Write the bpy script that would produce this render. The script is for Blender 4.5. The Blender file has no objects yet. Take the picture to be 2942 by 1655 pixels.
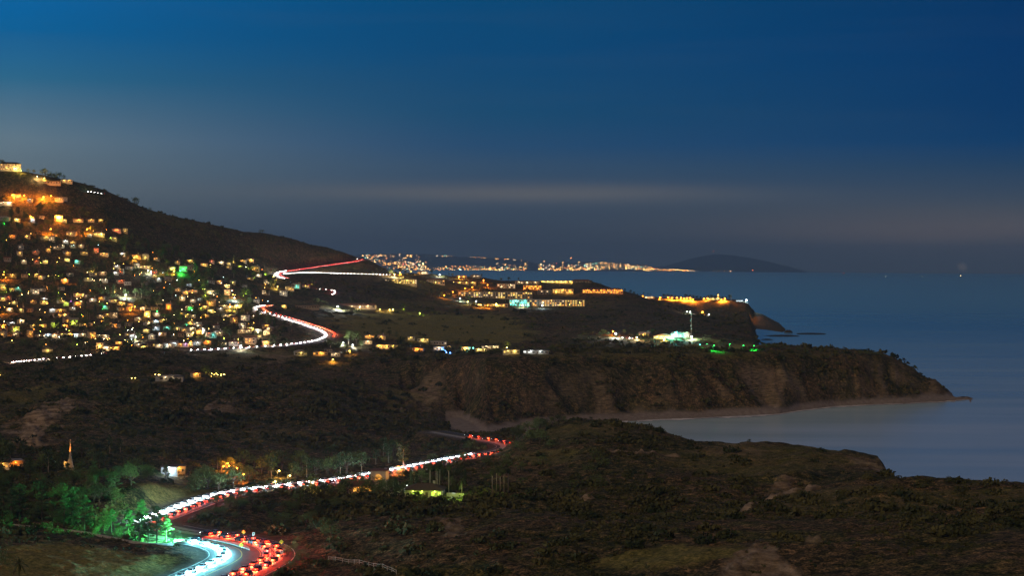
import bpy, math, random
import numpy as np
from mathutils import Vector, Matrix
random.seed(7); RNG = np.random.default_rng(11)
sc = bpy.context.scene
COL = sc.collection

# ------------------------------------------------------------------ camera
# real size: metres; +Y looks along the coast, sea level is z = 0
CAM_H = 130.0; FPX = 5130.0; UC = 1471.0; V0 = 744.8; ROLL = 0.0056; REARTH = 6.371e6
cam_data = bpy.data.cameras.new('camera'); cam = bpy.data.objects.new('camera', cam_data); COL.objects.link(cam)
cam.location = (0, 0, CAM_H); cam.rotation_euler = (math.radians(90), -ROLL, 0)
cam_data.sensor_width = 36.0; cam_data.lens = FPX / 2942 * 36.0
cam_data.shift_y = -(827.5 - V0) / 2942
cam_data.clip_start = 1.0; cam_data.clip_end = 300000.0
sc.camera = cam
sc.cycles.use_denoising = True; sc.cycles.sample_clamp_indirect = 4.0

# ------------------------------------------------------------------ world: dusk sky
sc.view_settings.view_transform = 'Standard'; sc.view_settings.look = 'None'
sc.view_settings.exposure = 0.0; sc.view_settings.gamma = 1.0
world = bpy.data.worlds.new('World'); sc.world = world; world.use_nodes = True
def s2l(c):
    c = c / 255.0
    return c / 12.92 if c <= 0.04045 else ((c + 0.055) / 1.055) ** 2.4
def rgb(r, g, b, k=1.0): return (s2l(r) * k, s2l(g) * k, s2l(b) * k, 1.0)
nt = world.node_tree; N = nt.nodes; LK = nt.links; N.clear()
def node(t, **kw):
    n = N.new(t)
    for k, v in kw.items(): setattr(n, k, v)
    return n
def mth(op, a, b=None, c=None):
    n = node('ShaderNodeMath', operation=op)
    for i, x in enumerate((a, b, c)):
        if x is None: continue
        if isinstance(x, (int, float)): n.inputs[i].default_value = x
        else: LK.new(x, n.inputs[i])
    return n.outputs[0]
def wramp(fac, stops):
    r = node('ShaderNodeValToRGB'); e = r.color_ramp.elements
    e[0].position = stops[0][0]; e[0].color = stops[0][1]
    e[1].position = stops[-1][0]; e[1].color = stops[-1][1]
    for p, c in stops[1:-1]:
        q = e.new(p); q.color = c
    LK.new(fac, r.inputs[0]); return r.outputs[0]
def wmix(fac, a, b, blend='MIX'):
    m = node('ShaderNodeMix', data_type='RGBA', blend_type=blend)
    for s, x in ((m.inputs[0], fac), (m.inputs[6], a), (m.inputs[7], b)):
        if isinstance(x, (int, float)): s.default_value = x
        elif isinstance(x, tuple): s.default_value = x
        else: LK.new(x, s)
    return m.outputs[2]
tc = node('ShaderNodeTexCoord'); sx = node('ShaderNodeSeparateXYZ'); LK.new(tc.outputs['Generated'], sx.inputs[0])
elev = sx.outputs[2]
azim = mth('DIVIDE', sx.outputs[0], mth('MAXIMUM', sx.outputs[1], 0.05))
ef = mth('MULTIPLY', mth('ADD', elev, 0.01), 5.0)          # 0.19 of elevation -> 1
def E(v): return (max((V0 - v) / FPX, -0.01) + 0.01) * 5.0
left = wramp(ef, [(0.0, rgb(68, 78, 90)), (E(700), rgb(76, 86, 98)), (E(560), rgb(102, 116, 124)), (E(420), rgb(103, 126, 141)),
                  (E(250), rgb(44, 106, 142)), (E(120), rgb(6, 98, 154)), (E(0), rgb(1, 100, 164)), (1.0, rgb(4, 92, 160))])
mid = wramp(ef, [(0.0, rgb(60, 68, 80)), (E(700), rgb(58, 69, 84)), (E(600), rgb(60, 76, 95)), (E(480), rgb(52, 80, 108)), (E(415), rgb(34, 76, 114)),
                 (E(330), rgb(20, 75, 114)), (E(150), rgb(4, 72, 119)), (E(0), rgb(2, 72, 119)), (1.0, rgb(2, 60, 108))])
right = wramp(ef, [(0.0, rgb(70, 76, 84)), (E(700), rgb(69, 78, 90)), (E(600), rgb(66, 78, 92)), (E(480), rgb(34, 66, 98)),
                   (E(410), rgb(4, 60, 106)), (E(330), rgb(0, 56, 104)), (E(150), rgb(0, 54, 104)), (E(0), rgb(0, 52, 100)), (1.0, rgb(0, 46, 92))])
fl = mth('POWER', mth('MINIMUM', mth('MAXIMUM', mth('MULTIPLY', azim, -3.6), 0.0), 1.0), 1.5)
fr = mth('MINIMUM', mth('MAXIMUM', mth('MULTIPLY', azim, 3.6), 0.0), 1.0)
skyc = wmix(fr, wmix(fl, mid, left), right)
# thin stretched cloud bands low over the sea
cmap = node('ShaderNodeCombineXYZ'); LK.new(mth('MULTIPLY', azim, 5.0), cmap.inputs[0]); LK.new(mth('MULTIPLY', elev, 70.0), cmap.inputs[1])
cn = node('ShaderNodeTexNoise'); cn.inputs['Scale'].default_value = 1.0; cn.inputs['Detail'].default_value = 4.0
LK.new(cmap.outputs[0], cn.inputs['Vector'])
def band(e0, w, a0, aw):
    q = mth('DIVIDE', mth('SUBTRACT', elev, e0), w); g = mth('POWER', 2.718, mth('MULTIPLY', mth('MULTIPLY', q, q), -1.0))
    p = mth('DIVIDE', mth('SUBTRACT', azim, a0), aw); h = mth('POWER', 2.718, mth('MULTIPLY', mth('MULTIPLY', p, p), -1.0))
    return mth('MULTIPLY', g, h)
b1 = mth('MULTIPLY', band((V0 - 556) / FPX, 0.0055, 0.0, 0.13), 0.75)
b2 = mth('MULTIPLY', band((V0 - 660) / FPX, 0.011, 0.25, 0.12), 0.75)
nn = mth('ADD', mth('MULTIPLY', cn.outputs[0], 1.1), 0.35)
skyc = wmix(mth('MULTIPLY', b1, nn), skyc, rgb(108, 107, 108))
skyc = wmix(mth('MULTIPLY', b2, nn), skyc, rgb(110, 99, 98))
wv = mth('MULTIPLY', mth('SUBTRACT', cn.outputs[0], 0.46), 0.26)
skyc = wmix(mth('MAXIMUM', wv, 0.0), skyc, rgb(66, 84, 104))
# overhead and behind the camera the dusk sky is greyer and warmer
def sstep(x, a, b):
    m = node('ShaderNodeMapRange', interpolation_type='SMOOTHSTEP'); m.inputs[1].default_value = a; m.inputs[2].default_value = b; LK.new(x, m.inputs[0]); return m.outputs[0]
skyc = wmix(sstep(elev, 0.22, 0.6), skyc, rgb(74, 76, 84))
skyc = wmix(sstep(mth('MULTIPLY', sx.outputs[1], -1.0), 0.0, 0.7), skyc, rgb(112, 92, 84))
bg = node('ShaderNodeBackground'); LK.new(skyc, bg.inputs[0]); bg.inputs[1].default_value = 1.0
nish = node('ShaderNodeTexSky', sky_type='NISHITA'); nish.sun_disc = False
nish.sun_elevation = math.radians(-6); nish.sun_rotation = math.radians(-60)
bg2 = node('ShaderNodeBackground'); LK.new(nish.outputs[0], bg2.inputs[0]); bg2.inputs[1].default_value = 0.003
ad = node('ShaderNodeAddShader'); LK.new(bg.outputs[0], ad.inputs[0]); LK.new(bg2.outputs[0], ad.inputs[1])
wo = node('ShaderNodeOutputWorld'); LK.new(ad.outputs[0], wo.inputs[0])

# the last warm light of the sky: one weak, very soft sun
sl = bpy.data.lights.new('dusk_sun', 'SUN'); sl.energy = 0.78; sl.angle = math.radians(22); sl.color = (1.0, 0.70, 0.42)
so = bpy.data.objects.new('dusk_sun', sl); COL.objects.link(so)
so.rotation_euler = Vector((0.5, 0.62, -0.46)).to_track_quat('-Z', 'Y').to_euler()

# ------------------------------------------------------------------ small helpers
def v0(u): return V0 + ROLL * (u - UC)
def at(u, v, d): return Vector(((u - UC) / FPX * d, d, CAM_H - d * (v - v0(u)) / FPX))
def hsh(ix, iy, s):
    h = (ix * 374761393 + iy * 668265263 + s * 1442695041) & 0xFFFFFFFF
    h = ((h ^ (h >> 13)) * 1274126177) & 0xFFFFFFFF
    return ((h ^ (h >> 16)) & 0xFFFF) / 65535.0
def vnoise(x, y, s=0):
    ix = np.floor(x).astype(np.int64); iy = np.floor(y).astype(np.int64); fx = x - ix; fy = y - iy
    fx = fx * fx * (3 - 2 * fx); fy = fy * fy * (3 - 2 * fy)
    a = hsh(ix, iy, s); b = hsh(ix + 1, iy, s); c = hsh(ix, iy + 1, s); d = hsh(ix + 1, iy + 1, s)
    return (a + (b - a) * fx) + ((c + (d - c) * fx) - (a + (b - a) * fx)) * fy - 0.5
def fbm(x, y, wl, oct=4, s=0, gain=0.5):
    r = 0; k = 1.0
    for o in range(oct):
        r = r + k * vnoise(x / wl + 13.7 * o, y / wl - 7.1 * o, s + o); wl /= 2.03; k *= gain
    return r
def tag(o, label=None, cat=None, group=None, kind=None):
    if label: o['label'] = label
    if cat: o['category'] = cat
    if group: o['group'] = group
    if kind: o['kind'] = kind
    return o
def link(name, me, parent=None, m=None):
    o = bpy.data.objects.new(name, me); COL.objects.link(o)
    if parent: o.parent = parent
    if m is not None and me is not None and len(me.materials) == 0: me.materials.append(m)
    return o
def empty(name, loc, rz=0.0):
    o = bpy.data.objects.new(name, None); COL.objects.link(o); o.location = loc; o.rotation_euler = (0, 0, rz)
    o.empty_display_size = 0.1
    return o
def npmesh(name, V, F, m=None, smooth=False):
    V = np.asarray(V, np.float32); F = np.asarray(F, np.int32); k = F.shape[1]
    me = bpy.data.meshes.new(name); me.vertices.add(len(V)); me.vertices.foreach_set('co', V.ravel())
    me.loops.add(F.size); me.loops.foreach_set('vertex_index', F.ravel())
    me.polygons.add(len(F)); me.polygons.foreach_set('loop_start', np.arange(0, F.size, k, dtype=np.int32))
    try: me.polygons.foreach_set('loop_total', np.full(len(F), k, np.int32))
    except Exception: pass
    if smooth: me.polygons.foreach_set('use_smooth', np.ones(len(F), bool))
    me.update(calc_edges=True)
    if m is not None: me.materials.append(m)
    return me
class MB:
    """collects shapes of one part"""
    def __init__(s): s.v = []; s.f = []
    def add(s, vs, fs):
        n = len(s.v); s.v += [tuple(p) for p in vs]; s.f += [tuple(i + n for i in f) for f in fs]; return s
    def box(s, x0, x1, y0, y1, z0, z1):
        return s.add([(x0,y0,z0),(x1,y0,z0),(x1,y1,z0),(x0,y1,z0),(x0,y0,z1),(x1,y0,z1),(x1,y1,z1),(x0,y1,z1)],
                     [(0,3,2,1),(4,5,6,7),(0,1,5,4),(1,2,6,5),(2,3,7,6),(3,0,4,7)])
    def tube(s, pts, rad, n=6):
        rings = []
        for i, p in enumerate(pts):
            p = Vector(p); a = Vector(pts[max(i-1,0)]); b = Vector(pts[min(i+1,len(pts)-1)]); t = (b - a).normalized()
            q = t.to_track_quat('Z', 'Y'); r = rad[i] if hasattr(rad, '__len__') else rad
            rings.append([p + q @ Vector((r*math.cos(6.2832*k/n), r*math.sin(6.2832*k/n), 0)) for k in range(n)])
        vs = [p for r in rings for p in r]; fs = []
        for i in range(len(pts)-1):
            for k in range(n):
                fs.append((i*n+k, i*n+(k+1)%n, (i+1)*n+(k+1)%n, (i+1)*n+k))
        fs.append(tuple(range(n-1,-1,-1))); fs.append(tuple((len(pts)-1)*n+k for k in range(n)))
        return s.add(vs, fs)
    def ball(s, c, r, seg=8, ring=5, sz=1.0):
        vs = [(c[0],c[1],c[2]-r*sz)]; fs = []
        for i in range(1, ring):
            t = math.pi*i/ring - math.pi/2
            for k in range(seg): vs.append((c[0]+r*math.cos(t)*math.cos(6.2832*k/seg), c[1]+r*math.cos(t)*math.sin(6.2832*k/seg), c[2]+r*sz*math.sin(t)))
        vs.append((c[0],c[1],c[2]+r*sz)); L = len(vs)-1
        for k in range(seg):
            fs.append((0, 1+(k+1)%seg, 1+k)); fs.append((L, L-seg+k, L-seg+(k+1)%seg))
        for i in range(ring-2):
            for k in range(seg):
                a = 1+i*seg+k; b = 1+i*seg+(k+1)%seg; fs.append((a, b, b+seg, a+seg))
        return s.add(vs, fs)
    def mesh(s, name, m=None, smooth=False):
        me = bpy.data.meshes.new(name); me.from_pydata(s.v, [], s.f); me.update()
        if smooth: me.polygons.foreach_set('use_smooth', np.ones(len(me.polygons), bool))
        if m is not None: me.materials.append(m)
        return me
    def build(s, name, m, parent=None, smooth=False): return link(name, s.mesh(name, m, smooth), parent)

# ------------------------------------------------------------------ materials
def mat(name, c1, c2=None, scale=3.0, rough=0.85, metal=0.0, bump=0.0, spec=0.3):
    m = bpy.data.materials.new(name); m.use_nodes = True; t = m.node_tree; b = t.nodes['Principled BSDF']
    b.inputs['Roughness'].default_value = rough; b.inputs['Metallic'].default_value = metal
    b.inputs['Specular IOR Level'].default_value = spec
    c2 = c2 or tuple(x * 0.7 for x in c1)
    g = t.nodes.new('ShaderNodeNewGeometry') ; n = t.nodes.new('ShaderNodeTexNoise'); n.inputs['Scale'].default_value = scale; n.inputs['Detail'].default_value = 5
    t.links.new(g.outputs['Position'], n.inputs['Vector'])
    r = t.nodes.new('ShaderNodeValToRGB'); r.color_ramp.elements[0].position = 0.35; r.color_ramp.elements[1].position = 0.65
    r.color_ramp.elements[0].color = (*c1, 1); r.color_ramp.elements[1].color = (*c2, 1)
    t.links.new(n.outputs[0], r.inputs[0]); t.links.new(r.outputs[0], b.inputs['Base Color'])
    if bump:
        bp = t.nodes.new('ShaderNodeBump'); bp.inputs['Strength'].default_value = bump; t.links.new(n.outputs[0], bp.inputs['Height']); t.links.new(bp.outputs[0], b.inputs['Normal'])
    return m
def glow(name, c, strength, sample=False):
    m = bpy.data.materials.new(name); m.use_nodes = True; t = m.node_tree; b = t.nodes['Principled BSDF']
    b.inputs['Base Color'].default_value = (0.05, 0.05, 0.05, 1); b.inputs['Roughness'].default_value = 0.4
    b.inputs['Emission Color'].default_value = (*c, 1); b.inputs['Emission Strength'].default_value = strength
    # uneven light over the pane, as from a room behind it
    n = t.nodes.new('ShaderNodeTexNoise'); n.inputs['Scale'].default_value = 0.9; g = t.nodes.new('ShaderNodeNewGeometry'); t.links.new(g.outputs['Position'], n.inputs['Vector'])
    mm = t.nodes.new('ShaderNodeMath'); mm.operation = 'MULTIPLY_ADD'; mm.inputs[1].default_value = strength * 1.2; mm.inputs[2].default_value = strength * 0.4
    t.links.new(n.outputs[0], mm.inputs[0]); t.links.new(mm.outputs[0], b.inputs['Emission Strength'])
    try: m.cycles.emission_sampling = 'FRONT_BACK' if sample else 'NONE'
    except Exception: pass
    return m
LC = {'O': (1.0, 0.27, 0.02), 'o': (1.0, 0.45, 0.07), 'y': (1.0, 0.66, 0.14), 'w': (1.0, 0.72, 0.38), 'W': (0.95, 1.0, 0.92), 'b': (0.6, 0.85, 1.0),
      'B': (0.12, 0.35, 1.0), 'c': (0.1, 0.9, 0.75), 'G': (0.02, 1.0, 0.12), 'g': (0.62, 1.0, 0.08), 'r': (1.0, 0.16, 0.03), 'p': (0.7, 0.25, 1.0)}
CW = {'O': 'orange', 'o': 'amber', 'y': 'yellow', 'w': 'cream-lit', 'W': 'white-lit', 'b': 'bluish-white', 'B': 'blue', 'c': 'teal', 'G': 'green',
      'g': 'lime-lit', 'r': 'red-orange', 'p': 'purple', 'd': 'unlit'}
GLOW = {k: glow('window_light_' + CW[k], c, 1.5) for k, c in LC.items()}
BULB = {k: glow('lamp_light_' + CW[k], c, 22.0) for k, c in LC.items()}
GLASS = mat('dark_window_glass', (0.01, 0.012, 0.015), rough=0.1, spec=0.6)
WALLS = [mat('stucco_cream', (0.42, 0.36, 0.28), (0.34, 0.29, 0.22), 0.6), mat('stucco_white', (0.55, 0.52, 0.47), (0.44, 0.42, 0.38), 0.6),
         mat('stucco_tan', (0.33, 0.25, 0.17), (0.26, 0.2, 0.14), 0.6), mat('stucco_grey', (0.33, 0.33, 0.33), (0.25, 0.25, 0.26), 0.6)]
ROOFS = [mat('roof_clay_tile', (0.16, 0.075, 0.045), (0.10, 0.05, 0.035), 2.0), mat('roof_dark_shingle', (0.06, 0.055, 0.05), (0.035, 0.033, 0.03), 2.0),
         mat('roof_brown_shake', (0.10, 0.07, 0.05), (0.06, 0.045, 0.035), 2.0), mat('roof_pale_gravel', (0.30, 0.27, 0.24), (0.2, 0.18, 0.17), 2.0)]
WOOD = mat('weathered_wood', (0.12, 0.085, 0.055), (0.07, 0.05, 0.035), 4.0)
PALEWOOD = mat('pale_fence_wood', (0.5, 0.48, 0.44), (0.35, 0.33, 0.3), 4.0)
METAL = mat('grey_metal', (0.25, 0.25, 0.25), (0.18, 0.18, 0.18), 2.0, rough=0.5, metal=0.6)
BARK = mat('bark_brown', (0.10, 0.075, 0.055), (0.055, 0.04, 0.03), 3.0, bump=0.4)
PALEBARK = mat('bark_pale', (0.30, 0.26, 0.21), (0.2, 0.17, 0.13), 2.0, bump=0.3)
LEAF = {'dark': mat('leaf_dark_green', (0.055, 0.085, 0.03), (0.03, 0.05, 0.02), 0.5), 'mid': mat('leaf_mid_green', (0.10, 0.14, 0.045), (0.065, 0.10, 0.03), 0.5),
        'pine': mat('needle_green', (0.085, 0.12, 0.05), (0.05, 0.08, 0.03), 0.6), 'palm': mat('palm_frond_green', (0.08, 0.10, 0.035), (0.05, 0.065, 0.025), 1.0)}
STONE = mat('pale_stone', (0.38, 0.34, 0.29), (0.28, 0.25, 0.21), 1.2, bump=0.3)
CONC = mat('concrete', (0.36, 0.35, 0.33), (0.27, 0.26, 0.25), 0.8)
_lamps = {}
def lamp(parent, loc, key, power, r=0.25, spot=None, aim=None, name='lamp_glow'):
    k = (key, power, r, spot)
    if k not in _lamps:
        L = bpy.data.lights.new(name, 'SPOT' if spot else 'POINT'); L.energy = power; L.color = LC[key] if isinstance(key, str) else key
        L.shadow_soft_size = r
        if spot: L.spot_size = math.radians(spot); L.spot_blend = 0.3
        _lamps[k] = L
    o = bpy.data.objects.new(name, _lamps[k]); COL.objects.link(o); o.location = loc
    if aim is not None: o.rotation_euler = Vector(aim).to_track_quat('-Z', 'Y').to_euler()
    if parent: o.parent = parent
    return o
# ------------------------------------------------------------------ terrain: one height field, laid out from ridge lines
def Zp(u, z, d): return (u, v0(u) + FPX * (CAM_H - z) / d, d)          # by height and distance
def Bp(u, v, z): return (u, v, FPX * (CAM_H - z) / (v - v0(u)))        # by sight line and height
LAYERS = [
 [Zp(-500,122,5), Zp(3500,122,5)],
 [Zp(-500,86,200), Zp(1500,85,200), Zp(3500,88,200)],
 [(-500,1690,470),(0,1690,470),(600,1680,520),(900,1680,520),(1500,1690,480),(2942,1690,430),(3500,1690,430)],
 [(-500,1545,540),(0,1558,545),(300,1575,555),(560,1580,566),(800,1580,578),(1200,1545,560),(1700,1540,540),(2300,1560,500),(2942,1580,470),(3500,1580,470)],
 [(-500,1480,640),(0,1500,630),(300,1525,620),(500,1500,630),(800,1495,650),(1200,1460,660),(1700,1470,640),(2300,1490,590),(2942,1490,560),(3500,1490,560)],
 [(-500,1395,710),(0,1395,705),(300,1400,690),(440,1420,680),(560,1455,700),(690,1413,722),(1000,1420,740),(1200,1424,720),(1500,1425,715),(1700,1415,720),(2300,1420,680),(2577,1388,690),(2700,1391,685),(2800,1394,680),(2942,1405,660),(3500,1430,640)],
 [(-500,1330,800),(0,1340,790),(300,1350,780),(480,1375,790),(690,1392,790),(1000,1376,820),(1250,1336,890),(1420,1320,880),(1500,1310,850),(1700,1290,830),(2000,1310,830),(2300,1330,790),(2500,1345,780),(2565,1366,775),(2590,1420,770),Zp(2640,0,770),Zp(3500,-5,760)],
 [(-500,1262,900),(0,1268,900),(300,1280,900),(500,1300,900),(800,1328,910),(1000,1345,900),(1300,1318,960),(1420,1290,985),(1465,1262,970),(1500,1248,960),(1590,1217,950),(1640,1209,950),(1700,1205,950),(1790,1213,940),(1860,1222,930),(1900,1233,920),(1960,1258,900),(2000,1272,895),(2050,1277,890),(2200,1273,890),(2240,1275,890),(2350,1283,890),(2430,1290,880),(2480,1304,870),(2525,1313,860),(2540,1332,840),(2560,1358,815),(2576,1386,800),Zp(2610,-4,800),Zp(3500,-10,800)],
 [(-500,1185,1020),(0,1190,1030),(300,1200,1050),(600,1225,1080),(1000,1262,1060),(1200,1282,1060),(1300,1278,1050),(1400,1270,1075),(1480,1268,1090),Zp(1560,6,1130),Zp(1700,-3,1080),Zp(2000,-5,1010),Zp(2525,-6,960),Zp(3500,-12,920)],
 [(-500,1110,1250),(0,1115,1250),(300,1130,1220),(600,1145,1230),(900,1165,1230),(1100,1205,1200),(1200,1225,1190),(1300,1252,1180),Zp(1400,8,1240),Zp(1500,1.5,1330),Zp(1700,-3,1350),Zp(2000,-4,1380),Zp(2500,-8,1400),Zp(3500,-15,1400)],
 [(-500,1065,1380),(0,1065,1380),(300,1075,1380),(600,1090,1390),(900,1115,1400),(1200,1180,1390),(1330,1240,1360),Bp(1400,1260,1.0),Bp(1500,1252,0.8),Bp(1600,1238,0.5),Bp(1790,1211,0),Bp(1900,1205,0),Bp(2000,1202,0),Bp(2240,1190,0),Bp(2300,1180,0),Bp(2400,1168,0),Bp(2500,1163,0),Bp(2600,1160,0),Bp(2700,1154,0),Bp(2790,1146,0),Zp(2850,-6,1700),Zp(3500,-15,1700)],
 [(-500,1050,1450),(0,1050,1450),(300,1058,1450),(600,1075,1470),(900,1095,1470),(1200,1150,1450),(1330,1232,1420),Bp(1400,1230,4),Bp(1500,1213,4),Bp(1600,1203,4),Bp(1790,1190,4),Bp(1900,1186,4),Bp(2000,1183,4),Bp(2240,1175,4),Bp(2300,1163,4),Bp(2400,1156,3.5),Bp(2500,1151,3.5),Bp(2600,1148,3),Bp(2700,1143,2),Bp(2780,1142,1),Zp(2840,-6,1735),Zp(3500,-16,1735)],
 [(-500,1040,1510),(0,1040,1510),(300,1035,1520),(600,1045,1550),(900,1068,1560),(1200,1100,1530),(1330,1150,1475),(1400,1145,1400),(1500,1130,1415),(1600,1118,1445),(1790,1100,1490),(2000,1098,1515),(2240,1090,1572),(2400,1080,1628),(2530,1078,1652),(2600,1085,1668),(2640,1100,1680),(2690,1122,1690),(2740,1141,1705),Zp(2790,-4,1730),Zp(3500,-18,1760)],
 [(-500,1030,1550),(0,1033,1550),(110,1040,1545),(300,1020,1580),(400,1010,1600),(600,1015,1640),(900,1035,1660),(1100,1033,1640),(1200,1032,1600),(1330,1028,1540),(1400,1026,1475),(1500,1022,1480),(1600,1020,1505),(1790,1018,1545),(2000,1016,1570),(2240,1013,1625),(2400,1013,1680),(2440,1012,1690),(2530,1016,1700),(2540,1023,1700),(2570,1031,1702),(2615,1055,1706),(2650,1080,1710),(2670,1088,1712),(2690,1090,1713),(2705,1104,1716),(2722,1118,1720),(2742,1141,1724),Zp(2785,-5,1750),Zp(3500,-20,1780)],
 [(-500,1005,1620),(0,1008,1620),(300,1005,1640),(600,1003,1700),(900,1008,1750),(1100,1012,1760),(1400,1008,1830),(1790,1000,1960),(1960,1000,1990),(2050,1004,1990),(2180,998,1990),(2240,996,1980),(2300,1002,1960),(2440,1012,1930),(2540,1026,1900),(2615,1070,1850),(2680,1110,1820),Zp(2700,-4,1820),Zp(3500,-22,1830)],
 [(-500,955,1750),(0,955,1760),(300,955,1780),(600,960,1800),(730,985,1770),(830,988,1760),(900,965,1840),(1000,970,1880),(1200,960,2000),(1400,960,2080),(1790,958,2180),(2000,965,2150),(2100,975,2120),(2170,984,2110),Zp(2210,-4,2110),Zp(3500,-24,2110)],
 [(-500,880,2000),(0,880,2000),(300,880,2020),(600,885,2080),(735,885,2130),(850,900,2180),(930,925,2120),(1000,905,2250),(1200,900,2430),(1400,905,2530),(1790,908,2560),(2000,915,2550),(2100,930,2500),(2160,950,2400),(2176,975,2350),Zp(2200,-5,2350),Zp(3500,-26,2350)],
 [(-500,800,2150),(0,800,2150),(300,800,2200),(600,800,2300),(735,840,2330),(850,848,2400),(960,850,2480),(1000,852,2550),(1200,862,2720),(1320,872,2820),(1500,881,2860),(1680,874,2920),(1800,877,2880),(1900,890,2850),(1960,909,2780),(2100,915,2900),(2150,915,2800),(2165,935,2720),Zp(2185,-6,2720),Zp(3500,-28,2720)],
 [(-500,690,2260),(0,700,2250),(300,690,2350),(500,720,2450),(600,745,2500),(735,790,2560),(810,800,2650),(900,806,2750),(1000,808,2830),(1120,812,2880),(1200,822,2930),(1320,846,2980),(1500,853,3020),(1680,849,3050),(1800,852,3050),(1850,860,3050),(1900,880,3020),(1960,902,2980),(2100,903,3120),(2150,905,3080),Zp(2175,-6,3050),Zp(3500,-30,3050)],
 [(-500,590,2400),(0,600,2400),(300,620,2460),(500,680,2560),(700,730,2720),(800,768,2800),(900,771,2900),(1000,772,3000),(1060,779,3040),(1130,790,3050),(1320,812,3140),(1500,825,3150),(1680,822,3180),(1800,842,3160),(1850,857,3150),(1900,877,3120),(1960,900,3060),(2050,897,3210),(2100,899,3210),(2150,900,3180),Zp(2172,-5,3150),Zp(3500,-32,3150)],
 [(-500,440,2500),(0,484,2500),(60,492,2500),(130,505,2500),(245,527,2550),(300,545,2580),(345,565,2600),(400,592,2630),(430,605,2650),(500,621,2700),(560,635,2750),(640,653,2800),(700,664,2850),(755,670,2900),(850,688,3000),(900,704,3040),(950,715,3080),(1000,730,3120),(1020,738,3140),(1037,744,3150),(1060,747,3200),(1085,761,3220),(1110,776,3240),(1125,786,3250),(1240,788,3250),(1290,793,3250),(1390,798,3300),(1440,806,3300),(1640,808,3350),(1700,810,3350),(1720,815,3350),(1760,828,3300),(1800,838,3280),(1830,846,3250),(1850,854,3250),(1900,875,3220),(1960,898,3160),(2050,895,3300),(2100,896,3300),(2150,897,3280),Zp(2172,-4,3260),Zp(3500,-34,3260)],
 [Zp(-500,250,2900),Zp(0,235,2900),Zp(700,160,3200),Zp(1037,90,3500),Zp(1400,30,3550),Zp(1640,30,3560),Zp(1830,10,3560),Zp(1900,4,3600),Zp(2150,4,3600),Bp(2250,955,-0.5),Zp(2290,-5,3630),Zp(3500,-36,3630)],
 [Zp(-500,150,3400),Zp(0,150,3400),Zp(1037,40,3650),Zp(1640,0,3680),(1800,866,3700),(1846,857,3700),(1900,861,3700),(2000,863,3720),(2100,864,3720),(2148,866,3700),(2157,880,3690),(2165,897,3680),(2190,900,3680),(2210,912,3670),(2230,925,3660),Bp(2252,953,0.5),Zp(2275,-4,3670),Zp(3500,-38,3670)],
 [Zp(-500,60,3900),Zp(1037,10,3900),Zp(1640,-6,3850),(1800,858,3850),(1846,854,3850),(1900,856,3850),(2100,860,3850),(2144,865,3820),(2155,880,3790),Zp(2170,20,3790),Zp(2215,5,3790),Zp(2250,-5,3790),Zp(3500,-40,3790)],
 [Zp(-500,-20,4600),Zp(3500,-45,4600)],
]
def pchip(x, y, q):
    h = np.diff(x); dl = np.diff(y) / h; m = np.zeros_like(y)
    s = dl[:-1] * dl[1:] > 0; w1 = 2*h[1:] + h[:-1]; w2 = h[1:] + 2*h[:-1]
    with np.errstate(divide='ignore', invalid='ignore'):
        mm = (w1 + w2) / (w1/dl[:-1] + w2/dl[1:])
    m[1:-1] = np.where(s, mm, 0); m[0] = dl[0]; m[-1] = dl[-1]
    i = np.clip(np.searchsorted(x, q) - 1, 0, len(h) - 1); t = (q - x[i]) / h[i]
    return ((1+2*t)*(1-t)**2)*y[i] + t*(1-t)**2*h[i]*m[i] + t*t*(3-2*t)*y[i+1] + t*t*(t-1)*h[i]*m[i+1]
GU = np.arange(-420, 3400, 5.0); NU = len(GU)
_d = [5.0]
while _d[-1] < 4600: _d.append(_d[-1] + max(1.6, min(8.0, 1.6 * (_d[-1] / 620) ** 1.0)) * (2.2 if _d[-1] < 440 else 1.0))
GD = np.array(_d); ND = len(GD)
lv = [np.interp(GU, [p[0] for p in L], [p[1] for p in L]) for L in LAYERS]
ld = [np.interp(GU, [p[0] for p in L], [p[2] for p in L]) for L in LAYERS]
ld = np.array(ld); lv = np.array(lv)
for k in range(1, len(ld)): ld[k] = np.maximum(ld[k], ld[k-1] + 8)
lz = CAM_H - ld * (lv - v0(GU)) / FPX
GZ = np.zeros((NU, ND))
for i in range(NU): GZ[i] = pchip(ld[:, i], lz[:, i], GD)
AX = (GU - UC) / FPX
GX = AX[:, None] * GD[None, :]; GY = np.broadcast_to(GD[None, :], GX.shape)
land = np.clip((GZ - 3.5) / 6.0, 0, 1)
near = np.clip((GD - 380) / 120, 0, 1)[None, :]
far = np.clip((GD - 1200) / 800, 0, 1)[None, :]
rel = fbm(GX, GY, 55, 3, 1) * 2.6 + fbm(GX, GY, 13, 3, 5) * 1.5 + fbm(GX, GY, 3.2, 2, 9) * 0.55
GV0 = v0(GU)[:, None] + FPX * (CAM_H - GZ) / GD[None, :]
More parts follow.
